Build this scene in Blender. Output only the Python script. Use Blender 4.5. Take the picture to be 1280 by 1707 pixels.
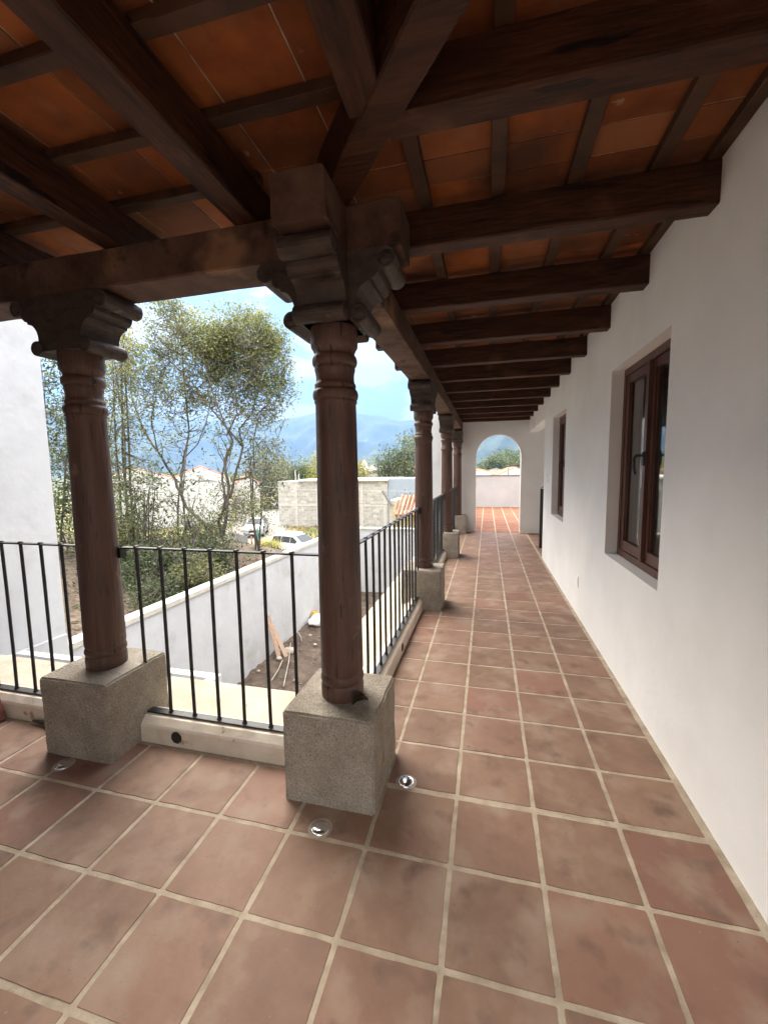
import bpy, bmesh, math, random
from math import sin, cos, pi, radians, sqrt, floor
from mathutils import Vector, Matrix, noise
random.seed(11)
scene = bpy.context.scene
for o in list(bpy.data.objects): bpy.data.objects.remove(o)

# ------------------------------------------------------------------ camera
FPX = 686.553                      # focal length in pixels of a 1280 px wide picture
PITCH, YAW, ROLL = .1013, .2453, -.0140
CAM = Vector((.4478, -1.4130, 1.4797))
_cy, _sy = cos(YAW), sin(YAW)
FW = Vector((-_sy*cos(PITCH), _cy*cos(PITCH), -sin(PITCH)))
_rt = Vector((_cy, _sy, 0)); _up = _rt.cross(FW)
RT = _rt*cos(ROLL) + _up*sin(ROLL); UP = -_rt*sin(ROLL) + _up*cos(ROLL)
cd = bpy.data.cameras.new('camera'); cam = bpy.data.objects.new('camera', cd)
scene.collection.objects.link(cam); scene.camera = cam
M = Matrix((RT, UP, -FW)).transposed().to_4x4(); M.translation = CAM
cam.matrix_world = M
cd.sensor_fit = 'HORIZONTAL'; cd.sensor_width = 36; cd.lens = FPX/1280*36
cd.clip_start = .05; cd.clip_end = 20000
def at(px, py, Y):                 # a place on the vertical plane y = Y
    d = FW + RT*((px-640)/FPX) - UP*((py-853.5)/FPX)
    return CAM + d*((Y-CAM.y)/d.y)

# ------------------------------------------------------------------ light
HOR = (.36, .80, .23, 1.40)            # an overcast sky is brighter overhead than at the horizon
SUN_AZ, SUN_EL = radians(-50), radians(46)       # azimuth from +Y towards +X
w = bpy.data.worlds.new('World'); scene.world = w; w.use_nodes = True
nt = w.node_tree; nt.nodes.clear()
def N(t, kind, **k):
    n = t.nodes.new(kind)
    for a, b in k.items(): setattr(n, a, b)
    return n
wo = N(nt, 'ShaderNodeOutputWorld'); bg = N(nt, 'ShaderNodeBackground')
sky = N(nt, 'ShaderNodeTexSky', sky_type='NISHITA', sun_disc=False)
sky.sun_elevation = SUN_EL; sky.sun_rotation = SUN_AZ; sky.air_density = 1.0; sky.dust_density = 2.0; sky.altitude = 1500
tc = N(nt, 'ShaderNodeTexCoord'); mp = N(nt, 'ShaderNodeMapping'); mp.inputs['Scale'].default_value = (1, 1, 2.3)
mp.inputs['Location'].default_value = (5.1, 2.2, 1.4)
nz = N(nt, 'ShaderNodeTexNoise'); nz.inputs['Scale'].default_value = 4.2; nz.inputs['Detail'].default_value = 9; nz.inputs['Roughness'].default_value = .58
nz.inputs['Distortion'].default_value = .25
cr = N(nt, 'ShaderNodeValToRGB'); cr.color_ramp.elements[0].position = .41; cr.color_ramp.elements[1].position = .475
nz2 = N(nt, 'ShaderNodeTexNoise'); nz2.inputs['Scale'].default_value = 7; nz2.inputs['Detail'].default_value = 6
cc = N(nt, 'ShaderNodeValToRGB')
cc.color_ramp.elements[0].position = .3; cc.color_ramp.elements[0].color = (12.0, 11.7, 11.2, 1)
cc.color_ramp.elements[1].position = .62; cc.color_ramp.elements[1].color = (18.0, 16.4, 13.8, 1)
mx = N(nt, 'ShaderNodeMix', data_type='RGBA')
sx = N(nt, 'ShaderNodeVectorMath', operation='MULTIPLY_ADD'); sx.inputs[1].default_value = (.7, .7, .7); sx.inputs[2].default_value = (2.2, 2.9, 3.8)
L = nt.links.new
L(tc.outputs['Generated'], mp.inputs[0]); L(mp.outputs[0], nz.inputs['Vector']); L(mp.outputs[0], nz2.inputs['Vector'])
L(nz.outputs['Fac'], cr.inputs[0]); L(nz2.outputs['Fac'], cc.inputs[0]); L(cr.outputs[0], mx.inputs['Factor'])
L(sky.outputs[0], sx.inputs[0]); L(sx.outputs[0], mx.inputs['A']); L(cc.outputs[0], mx.inputs['B'])
sp = N(nt, 'ShaderNodeSeparateXYZ'); el = N(nt, 'ShaderNodeMapRange', interpolation_type='SMOOTHSTEP')
el.inputs['From Min'].default_value = HOR[0]; el.inputs['From Max'].default_value = HOR[1]; el.inputs['To Min'].default_value = HOR[2]; el.inputs['To Max'].default_value = HOR[3]
L(tc.outputs['Generated'], sp.inputs[0]); L(sp.outputs['Z'], el.inputs[0])
vm = N(nt, 'ShaderNodeVectorMath', operation='SCALE'); L(mx.outputs['Result'], vm.inputs[0]); L(el.outputs[0], vm.inputs['Scale'])
L(vm.outputs[0], bg.inputs['Color']); L(bg.outputs[0], wo.inputs[0])
bg.inputs['Strength'].default_value = .10
sl = bpy.data.lights.new('sun', 'SUN'); sl.energy = 2.8; sl.angle = radians(50); sl.color = (1, .90, .75)
so = bpy.data.objects.new('sun', sl); scene.collection.objects.link(so)
sd = Vector((sin(SUN_AZ)*cos(SUN_EL), cos(SUN_AZ)*cos(SUN_EL), sin(SUN_EL)))
so.rotation_euler = sd.to_track_quat('Z', 'Y').to_euler()
vs = scene.view_settings; vs.view_transform = 'Standard'; vs.look = 'None'; vs.gamma = 1; vs.use_curve_mapping = False
vs.exposure = 2.1
scene.cycles.max_bounces = 10; scene.cycles.diffuse_bounces = 7; scene.cycles.glossy_bounces = 3; scene.cycles.transparent_max_bounces = 8

# ------------------------------------------------------------------ materials
def mat(name, c1, c2=None, scale=3.0, rough=.8, stretch=(1, 1, 1), bump=0, bscale=20, spots=None, rnd=0, spec=.5, detail=8, metal=0, rnd_col=None, contrast=(.35, .65), transl=0, bdist=.01):
    m = bpy.data.materials.new(name); m.use_nodes = True; t = m.node_tree; t.nodes.clear()
    out = N(t, 'ShaderNodeOutputMaterial'); b = N(t, 'ShaderNodeBsdfPrincipled')
    K = t.links.new; K(b.outputs[0], out.inputs[0])
    b.inputs['Roughness'].default_value = rough; b.inputs['Metallic'].default_value = metal
    b.inputs['Specular IOR Level'].default_value = spec
    g = N(t, 'ShaderNodeNewGeometry'); mpn = N(t, 'ShaderNodeMapping'); mpn.inputs['Scale'].default_value = stretch
    K(g.outputs['Position'], mpn.inputs[0])
    c2 = c2 or c1
    n1 = N(t, 'ShaderNodeTexNoise'); n1.inputs['Scale'].default_value = scale; n1.inputs['Detail'].default_value = detail; n1.inputs['Roughness'].default_value = .62
    K(mpn.outputs[0], n1.inputs['Vector'])
    r1 = N(t, 'ShaderNodeValToRGB'); e = r1.color_ramp.elements
    e[0].position = contrast[0]; e[0].color = (*c1, 1); e[1].position = contrast[1]; e[1].color = (*c2, 1)
    K(n1.outputs['Fac'], r1.inputs[0]); col = r1.outputs[0]
    if rnd:
        a = N(t, 'ShaderNodeAttribute'); a.attribute_name = 'rnd'
        if rnd_col:
            mm = N(t, 'ShaderNodeMix', data_type='RGBA'); mr = N(t, 'ShaderNodeMapRange')
            mr.inputs['From Min'].default_value = .45; mr.inputs['To Max'].default_value = rnd_col[3] if len(rnd_col) > 3 else .8
            K(a.outputs['Fac'], mr.inputs[0]); K(mr.outputs[0], mm.inputs['Factor']); K(col, mm.inputs['A'])
            mm.inputs['B'].default_value = (*rnd_col[:3], 1); col = mm.outputs['Result']
        h = N(t, 'ShaderNodeHueSaturation'); mr2 = N(t, 'ShaderNodeMapRange')
        wn = N(t, 'ShaderNodeMath', operation='FRACT'); mu = N(t, 'ShaderNodeMath', operation='MULTIPLY'); mu.inputs[1].default_value = 7.31
        K(a.outputs['Fac'], mu.inputs[0]); K(mu.outputs[0], wn.inputs[0])
        mr2.inputs['To Min'].default_value = 1-rnd; mr2.inputs['To Max'].default_value = 1+rnd
        K(wn.outputs[0], mr2.inputs[0]); K(mr2.outputs[0], h.inputs['Value']); K(col, h.inputs['Color']); col = h.outputs[0]
    if spots:                      # (colour, scale, threshold)
        for (sc_, ss, th, *sf) in spots:
            v = N(t, 'ShaderNodeTexNoise'); v.inputs['Scale'].default_value = ss; v.inputs['Detail'].default_value = 5
            K(mpn.outputs[0] if len(sf) > 1 else g.outputs['Position'], v.inputs['Vector'])
            rr = N(t, 'ShaderNodeMapRange'); rr.inputs['From Min'].default_value = th; rr.inputs['From Max'].default_value = th+(sf[0] if sf else .05)
            K(v.outputs['Fac'], rr.inputs[0]); mm = N(t, 'ShaderNodeMix', data_type='RGBA')
            K(rr.outputs[0], mm.inputs['Factor']); K(col, mm.inputs['A']); mm.inputs['B'].default_value = (*sc_, 1); col = mm.outputs['Result']
    K(col, b.inputs['Base Color'])
    if bump:
        n2 = N(t, 'ShaderNodeTexNoise'); n2.inputs['Scale'].default_value = bscale; n2.inputs['Detail'].default_value = 7
        K(mpn.outputs[0], n2.inputs['Vector']); bp = N(t, 'ShaderNodeBump'); bp.inputs['Strength'].default_value = bump; bp.inputs['Distance'].default_value = bdist
        K(n2.outputs['Fac'], bp.inputs['Height']); K(bp.outputs[0], b.inputs['Normal'])
    if transl:
        tr = N(t, 'ShaderNodeBsdfTranslucent'); ms = N(t, 'ShaderNodeMixShader'); ms.inputs[0].default_value = transl
        K(col, tr.inputs[0]); K(b.outputs[0], ms.inputs[1]); K(tr.outputs[0], ms.inputs[2]); K(ms.outputs[0], out.inputs[0])
    return m
m_tile = mat('terracotta', (.178, .100, .070), (.258, .163, .115), scale=4, rough=.62, spec=.28, bump=.5, bscale=11, rnd=.12, rnd_col=(.225, .115, .085, .9), spots=[((.29, .205, .155), 4.5, .50, .2), ((.14, .085, .062), 7, .56, .18), ((.29, .21, .16), 60, .68, .12), ((.15, .09, .065), 55, .68, .08), ((.38, .30, .23), 70, .74), ((.12, .08, .06), 90, .74)], contrast=(.3, .7))
m_tileo = mat('orange_terracotta', (.17, .066, .036), (.24, .105, .062), scale=5, rough=.75, spec=.2, rnd=.15, bump=.4)
m_grout = mat('grout', (.30, .24, .175), (.46, .385, .295), scale=9, rough=.92, bump=.5, bscale=70, spots=[((.20, .155, .11), 6, .56, .15)])
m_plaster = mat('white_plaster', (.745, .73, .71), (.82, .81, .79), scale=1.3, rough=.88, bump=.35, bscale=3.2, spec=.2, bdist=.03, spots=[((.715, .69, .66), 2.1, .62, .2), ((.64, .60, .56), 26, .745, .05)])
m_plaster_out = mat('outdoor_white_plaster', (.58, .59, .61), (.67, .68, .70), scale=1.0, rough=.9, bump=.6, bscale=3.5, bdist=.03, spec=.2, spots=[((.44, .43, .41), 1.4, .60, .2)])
m_wood = mat('dark_rafter_wood', (.024, .0075, .003), (.066, .024, .010), scale=5, rough=.62, stretch=(1, 7, 7), bump=.6, bscale=9, spec=.3, spots=[((.010, .004, .003), 3.0, .63, .03, 1), ((.10, .045, .024), 5, .62, .15)])
m_woody = mat('dark_rafter_wood_grain', (.024, .0075, .003), (.066, .024, .010), scale=5, rough=.62, stretch=(7, 1, 7), bump=.6, bscale=9, spec=.3, spots=[((.010, .004, .003), 3.0, .63, .03, 1), ((.10, .045, .024), 5, .62, .15)])
m_beam = mat('weathered_beam_wood', (.048, .022, .014), (.135, .078, .054), scale=2.2, rough=.75, stretch=(2, 2, 2), bump=.35, bscale=24, spec=.25, spots=[((.22, .12, .065), 3.5, .60, .1), ((.03, .015, .010), 6, .62, .08)])
m_col = mat('turned_column_wood', (.055, .028, .020), (.125, .062, .042), scale=3.2, rough=.50, stretch=(9, 9, .8), bump=.5, bscale=7, spec=.45, contrast=(.25, .75), spots=[((.020, .012, .009), 5.5, .635, .03, 1), ((.19, .11, .07), 11, .66, .08), ((.03, .02, .016), 3, .60, .2)])
m_cap = mat('carved_capital_wood', (.030, .019, .014), (.068, .046, .034), scale=4, rough=.58, stretch=(3, 3, 6), bump=.4, bscale=12, spec=.4, spots=[((.018, .012, .010), 5, .64, .03, 1), ((.14, .095, .07), 16, .66, .1)])
m_slab = mat('clay_ceiling_slab', (.15, .036, .006), (.27, .078, .014), scale=4, rough=.88, bump=.7, bscale=14, rnd=.35, rnd_col=(.20, .080, .034, .8), spots=[((.07, .022, .008), 2.6, .52, .2), ((.26, .11, .05), 5, .60, .2), ((.34, .21, .13), 11, .71, .04)])
m_mortar = mat('mortar', (.20, .12, .07), (.50, .42, .33), scale=10, rough=.95)
m_lath = mat('lath_wood', (.032, .013, .006), (.080, .036, .016), scale=6, rough=.7, bump=.3, bscale=20)
m_stone = mat('speckled_stone', (.30, .262, .212), (.42, .375, .315), scale=9, rough=.93, bump=1.0, bscale=85, spots=[((.17, .145, .12), 170, .57), ((.52, .475, .41), 210, .60), ((.14, .12, .10), 330, .58), ((.27, .20, .13), 5, .66)], spec=.2)
m_cream = mat('cream_screed', (.46, .40, .31), (.58, .52, .42), scale=5, rough=.9, bump=.6, bscale=40, spots=[((.50, .36, .22), 9, .68)])
m_curb = mat('curb_plaster', (.66, .57, .46), (.78, .70, .60), scale=6, rough=.85, bump=.4, bscale=25, spots=[((.42, .30, .22), 14, .66)])
m_iron = mat('black_iron', (.009, .010, .012), (.020, .021, .024), scale=30, rough=.45, bump=.15, bscale=90, spec=.5)
m_dark = mat('dark_hollow', (.018, .013, .010), (.035, .028, .022), scale=30, rough=.9)
m_frame = mat('mahogany_frame', (.060, .020, .013), (.115, .042, .028), scale=6, rough=.42, stretch=(6, 6, 1), bump=.15, bscale=10, spec=.5)
m_coping = mat('coping_plaster', (.55, .52, .45), (.68, .65, .58), scale=4, rough=.9, bump=.4)
m_soil = mat('soil', (.060, .042, .031), (.15, .11, .084), scale=3, rough=.98, bump=1.0, bscale=12, spots=[((.30, .25, .20), 38, .70)])
m_bank = mat('leaf_litter', (.07, .05, .035), (.20, .15, .11), scale=9, rough=1, bump=1, bscale=20, spots=[((.28, .22, .17), 22, .66), ((.06, .09, .03), 3, .60)])
m_grass = mat('dry_grass', (.13, .13, .04), (.27, .21, .095), scale=.5, rough=1, bump=.5, bscale=6, spots=[((.11, .15, .045), .35, .56), ((.22, .13, .075), .9, .66)])
m_road = mat('road', (.20, .18, .16), (.27, .25, .22), scale=2, rough=.95)
m_leaf = mat('leaf_green', (.15, .18, .06), (.26, .285, .125), scale=1.2, rough=.55, rnd=.45, transl=.45, rnd_col=(.31, .29, .12, .75))
m_leafd = mat('leaf_dark', (.050, .080, .033), (.11, .145, .055), scale=1.2, rough=.5, rnd=.5, transl=.4, rnd_col=(.15, .165, .08, .8))
m_leafy = mat('leaf_yellow', (.20, .22, .02), (.42, .36, .03), scale=2, rough=.6, rnd=.35, transl=.45)
m_leaff = mat('leaf_far', (.08, .11, .04), (.17, .195, .075), scale=.25, rough=.8, rnd=.4, transl=.2)
m_leafb = mat('leaf_brownish', (.10, .090, .060), (.17, .15, .10), scale=.25, rough=.9, rnd=.3, transl=.2)
m_bark = mat('bark', (.085, .070, .058), (.19, .165, .14), scale=5, rough=.95, bump=.8, bscale=25)
m_block = mat('concrete_block', (.40, .385, .37), (.56, .54, .52), scale=3, rough=.95, rnd=.22, spots=[((.33, .31, .30), 5, .66)])
m_joint = mat('block_joint', (.50, .48, .46), (.58, .56, .54), scale=3, rough=.95)
m_bluewall = mat('blue_grey_wall', (.30, .36, .46), (.35, .41, .51), scale=.6, rough=.9)
m_roof = mat('red_roof_tile', (.30, .13, .085), (.46, .23, .155), scale=2, rough=.85, rnd=.25)
m_parapet = mat('parapet_paint', (.40, .40, .41), (.47, .47, .48), scale=1.2, rough=.9, bump=.4)
m_orange = mat('orange_roof_tile', (.60, .17, .06), (.75, .27, .12), scale=2, rough=.8, rnd=.15)
m_mount = mat('mountain_forest', (.030, .050, .030), (.070, .090, .055), scale=.006, rough=1, detail=12, spots=[((.11, .11, .08), .012, .62, .1)])
m_carw = mat('white_car_paint', (.58, .59, .61), rough=.22, spec=.6)
m_cars = mat('silver_car_paint', (.34, .36, .39), rough=.25, spec=.6)
m_glassd = mat('tinted_glass', (.015, .018, .022), rough=.06, spec=.8)
m_tyre = mat('tyre_rubber', (.02, .02, .02), rough=.9)
m_chrome = mat('chrome', (.75, .75, .75), rough=.18, metal=1)
m_white = mat('white_paint', (.80, .80, .80), (.84, .84, .84), rough=.6)
m_lens = mat('frosted_lens', (.78, .76, .70), rough=.12, spec=.8)
m_plank = mat('fresh_pine_plank', (.42, .28, .20), (.52, .38, .29), scale=6, rough=.8, stretch=(4, 4, 1))
m_rock = mat('pale_rock', (.38, .33, .28), (.55, .49, .42), scale=12, rough=.95, bump=.5)
m_crumb = mat('crumb', (.16, .12, .09), (.34, .28, .23), scale=12, rough=.95)
m_sack = mat('white_sack', (.72, .72, .70), (.82, .82, .80), scale=20, rough=.7, bump=.6, bscale=25)
m_sacky = mat('yellow_sack', (.45, .27, .05), (.52, .33, .09), scale=20, rough=.7, bump=.6, bscale=25)
m_dry = mat('dry_leaf', (.045, .028, .018), (.10, .06, .035), scale=50, rough=.9)
m_post = mat('maroon_wood', (.11, .028, .022), (.20, .075, .055), scale=5, rough=.5, stretch=(6, 6, 1), bump=.3)
m_green = mat('green_paint', (.03, .22, .16), rough=.6)
m_gateg = mat('grey_sheet_metal', (.12, .12, .125), (.20, .20, .205), scale=8, rough=.6)
m_rust = mat('rusty_stain', (.28, .12, .04), (.35, .18, .08), scale=20, rough=.9)
m_pink = mat('pink_blossom', (.60, .18, .22), (.70, .30, .33), rough=.8)
def glass_mat():
    m = bpy.data.materials.new('window_glass'); m.use_nodes = True; b = m.node_tree.nodes['Principled BSDF']
    b.inputs['Base Color'].default_value = (.85, .9, .88, 1); b.inputs['Roughness'].default_value = .02
    b.inputs['Transmission Weight'].default_value = 1; b.inputs['IOR'].default_value = 1.45
    return m
m_glass = glass_mat()

# ------------------------------------------------------------------ mesh helpers
C = scene.collection.objects
class MB:
    def __init__(s): s.v = []; s.f = []; s.r = []; s.m = []; s.sm = []
    def add(s, vs, fs, m=0, smooth=False, r=None):
        b = len(s.v); s.v += [tuple(v) for v in vs]; r = random.random() if r is None else r
        for f in fs: s.f.append([b+i for i in f]); s.r.append(r); s.m.append(m); s.sm.append(smooth)
        return s
    def box(s, x0, x1, y0, y1, z0, z1, m=0, r=None):
        return s.add([(x, y, z) for x in (x0, x1) for y in (y0, y1) for z in (z0, z1)],
            [(0, 1, 3, 2), (4, 6, 7, 5), (0, 4, 5, 1), (2, 3, 7, 6), (0, 2, 6, 4), (1, 5, 7, 3)], m, False, r)
    def obox(s, c, ax, ay, az, m=0, r=None):     # centre and three half-axis vectors
        c = Vector(c); ax = Vector(ax); ay = Vector(ay); az = Vector(az)
        return s.add([c+ax*i+ay*j+az*k for i in (-1, 1) for j in (-1, 1) for k in (-1, 1)],
            [(0, 1, 3, 2), (4, 6, 7, 5), (0, 4, 5, 1), (2, 3, 7, 6), (0, 2, 6, 4), (1, 5, 7, 3)], m, False, r)
    def prism(s, poly, a, b, fn, m=0, smooth=False):   # poly of (u,v); fn(u,v,t) -> point; t=a..b
        n = len(poly)
        s.add([fn(u, v, a) for u, v in poly]+[fn(u, v, b) for u, v in poly],
              [tuple(range(n))[::-1], tuple(range(n, 2*n))], m, False, .5)
        s.add([fn(u, v, a) for u, v in poly]+[fn(u, v, b) for u, v in poly],
              [(i, (i+1) % n, n+(i+1) % n, n+i) for i in range(n)], m, smooth, .5)
        return s
    def lathe(s, prof, cx, cy, seg=40, m=0, smooth=True, cap=True, wob=0):
        vs = []; n = len(prof)
        for (z, r) in prof:
            for k in range(seg):
                a = 2*pi*k/seg
                q = r*(1+wob*noise.noise(Vector((cos(a)*1.5, sin(a)*1.5, z*2+cx*7))))
                vs.append((cx+q*cos(a), cy+q*sin(a), z))
        fs = [(i*seg+k, i*seg+(k+1) % seg, (i+1)*seg+(k+1) % seg, (i+1)*seg+k) for i in range(n-1) for k in range(seg)]
        s.add(vs, fs, m, smooth)
        if cap: s.add(vs[:seg], [tuple(range(seg))[::-1]], m); s.add(vs[-seg:], [tuple(range(seg))], m)
        return s
    def tube(s, pts, rads, seg=6, m=0, cap=True):
        pts = [Vector(p) for p in pts]
        if not hasattr(rads, '__len__'): rads = [rads]*len(pts)
        vs = []; n = len(pts); ref = None
        for i, p in enumerate(pts):
            d = (pts[min(i+1, n-1)]-pts[max(i-1, 0)]).normalized()
            if ref is None: ref = d.orthogonal().normalized()
            ref = (ref-d*ref.dot(d)); ref = ref.normalized() if ref.length > 1e-6 else d.orthogonal().normalized()
            b = d.cross(ref)
            for k in range(seg):
                a = 2*pi*k/seg; vs.append(p+(ref*cos(a)+b*sin(a))*rads[i])
        fs = [(i*seg+k, i*seg+(k+1) % seg, (i+1)*seg+(k+1) % seg, (i+1)*seg+k) for i in range(n-1) for k in range(seg)]
        s.add(vs, fs, m, True)
        if cap: s.add(vs[:seg], [tuple(range(seg))[::-1]], m); s.add(vs[-seg:], [tuple(range(seg))], m)
        return s
    def beam(s, p, q, wd, ht, m=0, ch=.006, jit=.0015, step=.22):   # square timber, centre line p->q
        p = Vector(p); q = Vector(q); d = (q-p); ln = d.length; d.normalize()
        side = d.cross(Vector((0, 0, 1))).normalized(); up = side.cross(d)
        sec = []
        for (a, b) in ((-1, -1), (1, -1), (1, 1), (-1, 1)):
            e = [(a*(wd/2-ch), b*ht/2), (a*wd/2, b*(ht/2-ch))]
            if a*b < 0: e = e[::-1]
            sec += e if (a, b) in ((1, -1), (-1, 1)) else e[::-1] if False else e
        sec = [(-wd/2+ch, -ht/2), (wd/2-ch, -ht/2), (wd/2, -ht/2+ch), (wd/2, ht/2-ch), (wd/2-ch, ht/2), (-wd/2+ch, ht/2), (-wd/2, ht/2-ch), (-wd/2, -ht/2+ch)]
        n = max(2, int(ln/step)+1); vs = []
        for i in range(n+1):
            c = p+d*(ln*i/n)
            for (u, v) in sec: vs.append(c+side*(u+random.uniform(-jit, jit))+up*(v+random.uniform(-jit, jit)))
        fs = [(i*8+k, i*8+(k+1) % 8, (i+1)*8+(k+1) % 8, (i+1)*8+k) for i in range(n) for k in range(8)]
        s.add(vs, fs, m); s.add(vs[:8], [tuple(range(8))[::-1]], m); s.add(vs[-8:], [tuple(range(8))], m)
        return s
    def build(s, name, mats, parent=None, fixn=True):
        me = bpy.data.meshes.new(name); me.from_pydata(s.v, [], s.f)
        for m in (mats if isinstance(mats, (list, tuple)) else [mats]): me.materials.append(m)
        me.polygons.foreach_set('material_index', s.m); me.polygons.foreach_set('use_smooth', s.sm)
        at_ = me.attributes.new('rnd', 'FLOAT', 'FACE'); at_.data.foreach_set('value', s.r)
        if fixn and len(s.f) < 60000:
            bm = bmesh.new(); bm.from_mesh(me); bmesh.ops.recalc_face_normals(bm, faces=bm.faces); bm.to_mesh(me); bm.free()
        me.update()
        o = bpy.data.objects.new(name, me); C.link(o)
        if parent: o.parent = parent
        return o
def tag(o, label, cat, group=None):
    o['label'] = label; o['category'] = cat
    if group: o['group'] = group
    return o
def struct(o, kind='structure'): o['kind'] = kind; return o
def thing(name, label, cat, loc=(0, 0, 0), group=None):
    o = bpy.data.objects.new(name, None); o.empty_display_size = .1; C.link(o); o.location = loc
    return tag(o, label, cat, group)
class Part:                       # world-space parts under an Empty placed at the thing's base
    def __init__(s, root): s.root = root
    def add(s, mb, name, mats):
        l = s.root.location; mb.v = [(x-l.x, y-l.y, z-l.z) for x, y, z in mb.v]
        return mb.build(name, mats, s.root)
def rebase(mb, loc):
    mb.v = [(x-loc[0], y-loc[1], z-loc[2]) for x, y, z in mb.v]; return mb

# ================================================================== LARGE STRUCTURE
T = .33
def tile_floor(name, x0, x1, y0, y1, skip=None, tm=None):
    mb = MB()
    i0, i1 = floor(x0/T+1e-6), math.ceil(x1/T-1e-6); j0, j1 = floor(y0/T+1e-6), math.ceil(y1/T-1e-6)
    g = .0078
    for i in range(i0, i1):
        for j in range(j0, j1):
            ax, bx = max(i*T, x0)+g, min((i+1)*T, x1)-g; ay, by = max(j*T, y0)+g, min((j+1)*T, y1)-g
            if bx-ax < .02 or by-ay < .02: continue
            if skip and skip((ax+bx)/2, (ay+by)/2): continue
            pts = []; c = .0035; NS = 7
            cor = [(ax, ay), (bx, ay), (bx, by), (ax, by)]
            for k in range(4):
                p, q = cor[k], cor[(k+1) % 4]; dx, dy = q[0]-p[0], q[1]-p[1]; l = sqrt(dx*dx+dy*dy)
                for s_ in range(NS):
                    t = c/l+(1-2*c/l)*s_/(NS-1); X, Y = p[0]+dx*t, p[1]+dy*t
                    wv = noise.noise(Vector((X*13, Y*13, k*3.7+i)))*.0032+random.uniform(-.0006, .0006)
                    pts.append((X-dy/l*wv, Y+dx/l*wv))
            n = len(pts); cx_, cy_ = (ax+bx)/2, (ay+by)/2; r = random.random(); tz = random.uniform(-.0006, .0006)
            top = [(cx_+(X-cx_)*.985, cy_+(Y-cy_)*.985, tz) for X, Y in pts]; low = [(X, Y, -.006) for X, Y in pts]
            mb.add(top+low, [tuple(range(n))]+[(k, n+k, n+(k+1) % n, (k+1) % n) for k in range(n)], 0, False, r)
    mb.box(x0, x1, y0, y1, -.12, -.0022, 1)
    return struct(mb.build(name, [tm or m_tile, m_grout]))
WX = 1.344
tile_floor('floor', -4.29, WX+.001, -1.86, .344, None)
tile_floor('added_patio_floor', -4.29, 4.6, -7.0, -1.8605)  # unseen patio, added outside the rear opening that lets light in
tile_floor('corridor_floor', -.199, WX, .3445, 8.42, None)
tile_floor('stair_landing_floor', WX+.001, 1.66, 5.72, 8.42)
tile_floor('terrace_floor', -.9, 5.0, 8.4205, 15.08, None, m_tileo)

# plaster walls ----------------------------------------------------
mb = MB(); x0, x1 = WX, WX+.20; ZT = 2.80
W1 = (1.04, 2.07, .81, 2.19); W2 = (3.90, 4.87, .82, 2.18)
ys = [(-1.9, W1[0], -.1, ZT), (W1[0], W1[1], -.1, W1[2]), (W1[0], W1[1], W1[3], ZT), (W1[1], W2[0], -.1, ZT), (W2[0], W2[1], -.1, W2[2]), (W2[0], W2[1], W2[3], ZT), (W2[1], 5.72, -.1, ZT), (5.72, 8.42, 2.27, ZT)]
for a, b, c, d in ys: mb.box(x0, x1, a, b, c, d)
wall = tag(mb.build('house_wall', m_plaster), 'long white plaster wall with two deep-set wooden windows on the right of the corridor', 'wall')
def window(O, deep=.085):
    y0, y1, z0, z1 = O; fx = WX+deep
    f = MB(); bw = .05
    f.box(fx, fx+.06, y0+.001, y1-.001, z0+.001, z0+bw); f.box(fx, fx+.06, y0+.001, y1-.001, z1-bw, z1-.001)
    f.box(fx, fx+.06, y0+.001, y0+bw, z0+bw, z1-bw); f.box(fx, fx+.06, y1-bw, y1-.001, z0+bw, z1-bw)
    for (a, b) in ((y0+bw, y0+bw+.012), (y1-bw-.012, y1-bw)): f.box(fx+.018, fx+.05, a, b, z0+bw, z1-bw)
    fr = f.build('window', m_frame, wall)
    ym = (y0+y1)/2
    for (a, b, dx) in ((y0+bw+.004, ym-.002, .012), (ym+.002, y1-bw-.004, .006)):
        s = MB(); sw = .055; A, B = fx+dx, fx+dx+.036
        s.box(A, B, a, a+sw, z0+bw+.004, z1-bw-.004); s.box(A, B, b-sw, b, z0+bw+.004, z1-bw-.004)
        s.box(A+.001, B, a+sw, b-sw, z0+bw+.004, z0+bw+.075); s.box(A+.001, B, a+sw, b-sw, z1-bw-.06, z1-bw-.004)
        for (p, q, r_, t_) in ((a+sw, a+sw+.012, z0+bw+.075, z1-bw-.06), (b-sw-.012, b-sw, z0+bw+.075, z1-bw-.06)):
            s.box(A+.012, B-.002, p, q, r_, t_)
        s.build('sash', m_frame, fr)
        g = MB(); g.box(A+.018, A+.024, a+sw+.001, b-sw-.001, z0+bw+.076, z1-bw-.061); g.build('pane', m_glass, fr)
    c = MB(); c.box(fx-.012, fx+.02, ym-.022, ym+.022, z0+bw+.004, z1-bw-.004); c.build('astragal', m_frame, fr)
    h = MB(); hz = z0+.50*(z1-z0)
    h.box(fx-.022, fx-.011, ym-.016, ym+.016, hz-.015, hz+.075)
    h.tube([(fx-.02, ym, hz+.05), (fx-.055, ym+.004, hz+.05), (fx-.066, ym+.012, hz+.03), (fx-.062, ym+.012, hz-.03), (fx-.055, ym+.01, hz-.07)], [.009, .009, .009, .008, .008], 8)
    h.build('handle', m_iron, fr)
    return fr
window(W1); window(W2)
o = MB(); o.box(WX-.006, WX+.01, 2.94, 3.01, .285, .40); o.box(WX-.009, WX, 2.957, 2.993, .305, .38); o.build('power_outlet', m_white, wall)
o = MB(); o.box(WX-.007, WX+.01, 5.215, 5.305, 1.255, 1.385)
for q in (1.275, 1.335): o.box(WX-.012, WX, 5.232, 5.288, q, q+.035)
o.build('light_switch', m_lens, wall)

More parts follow.
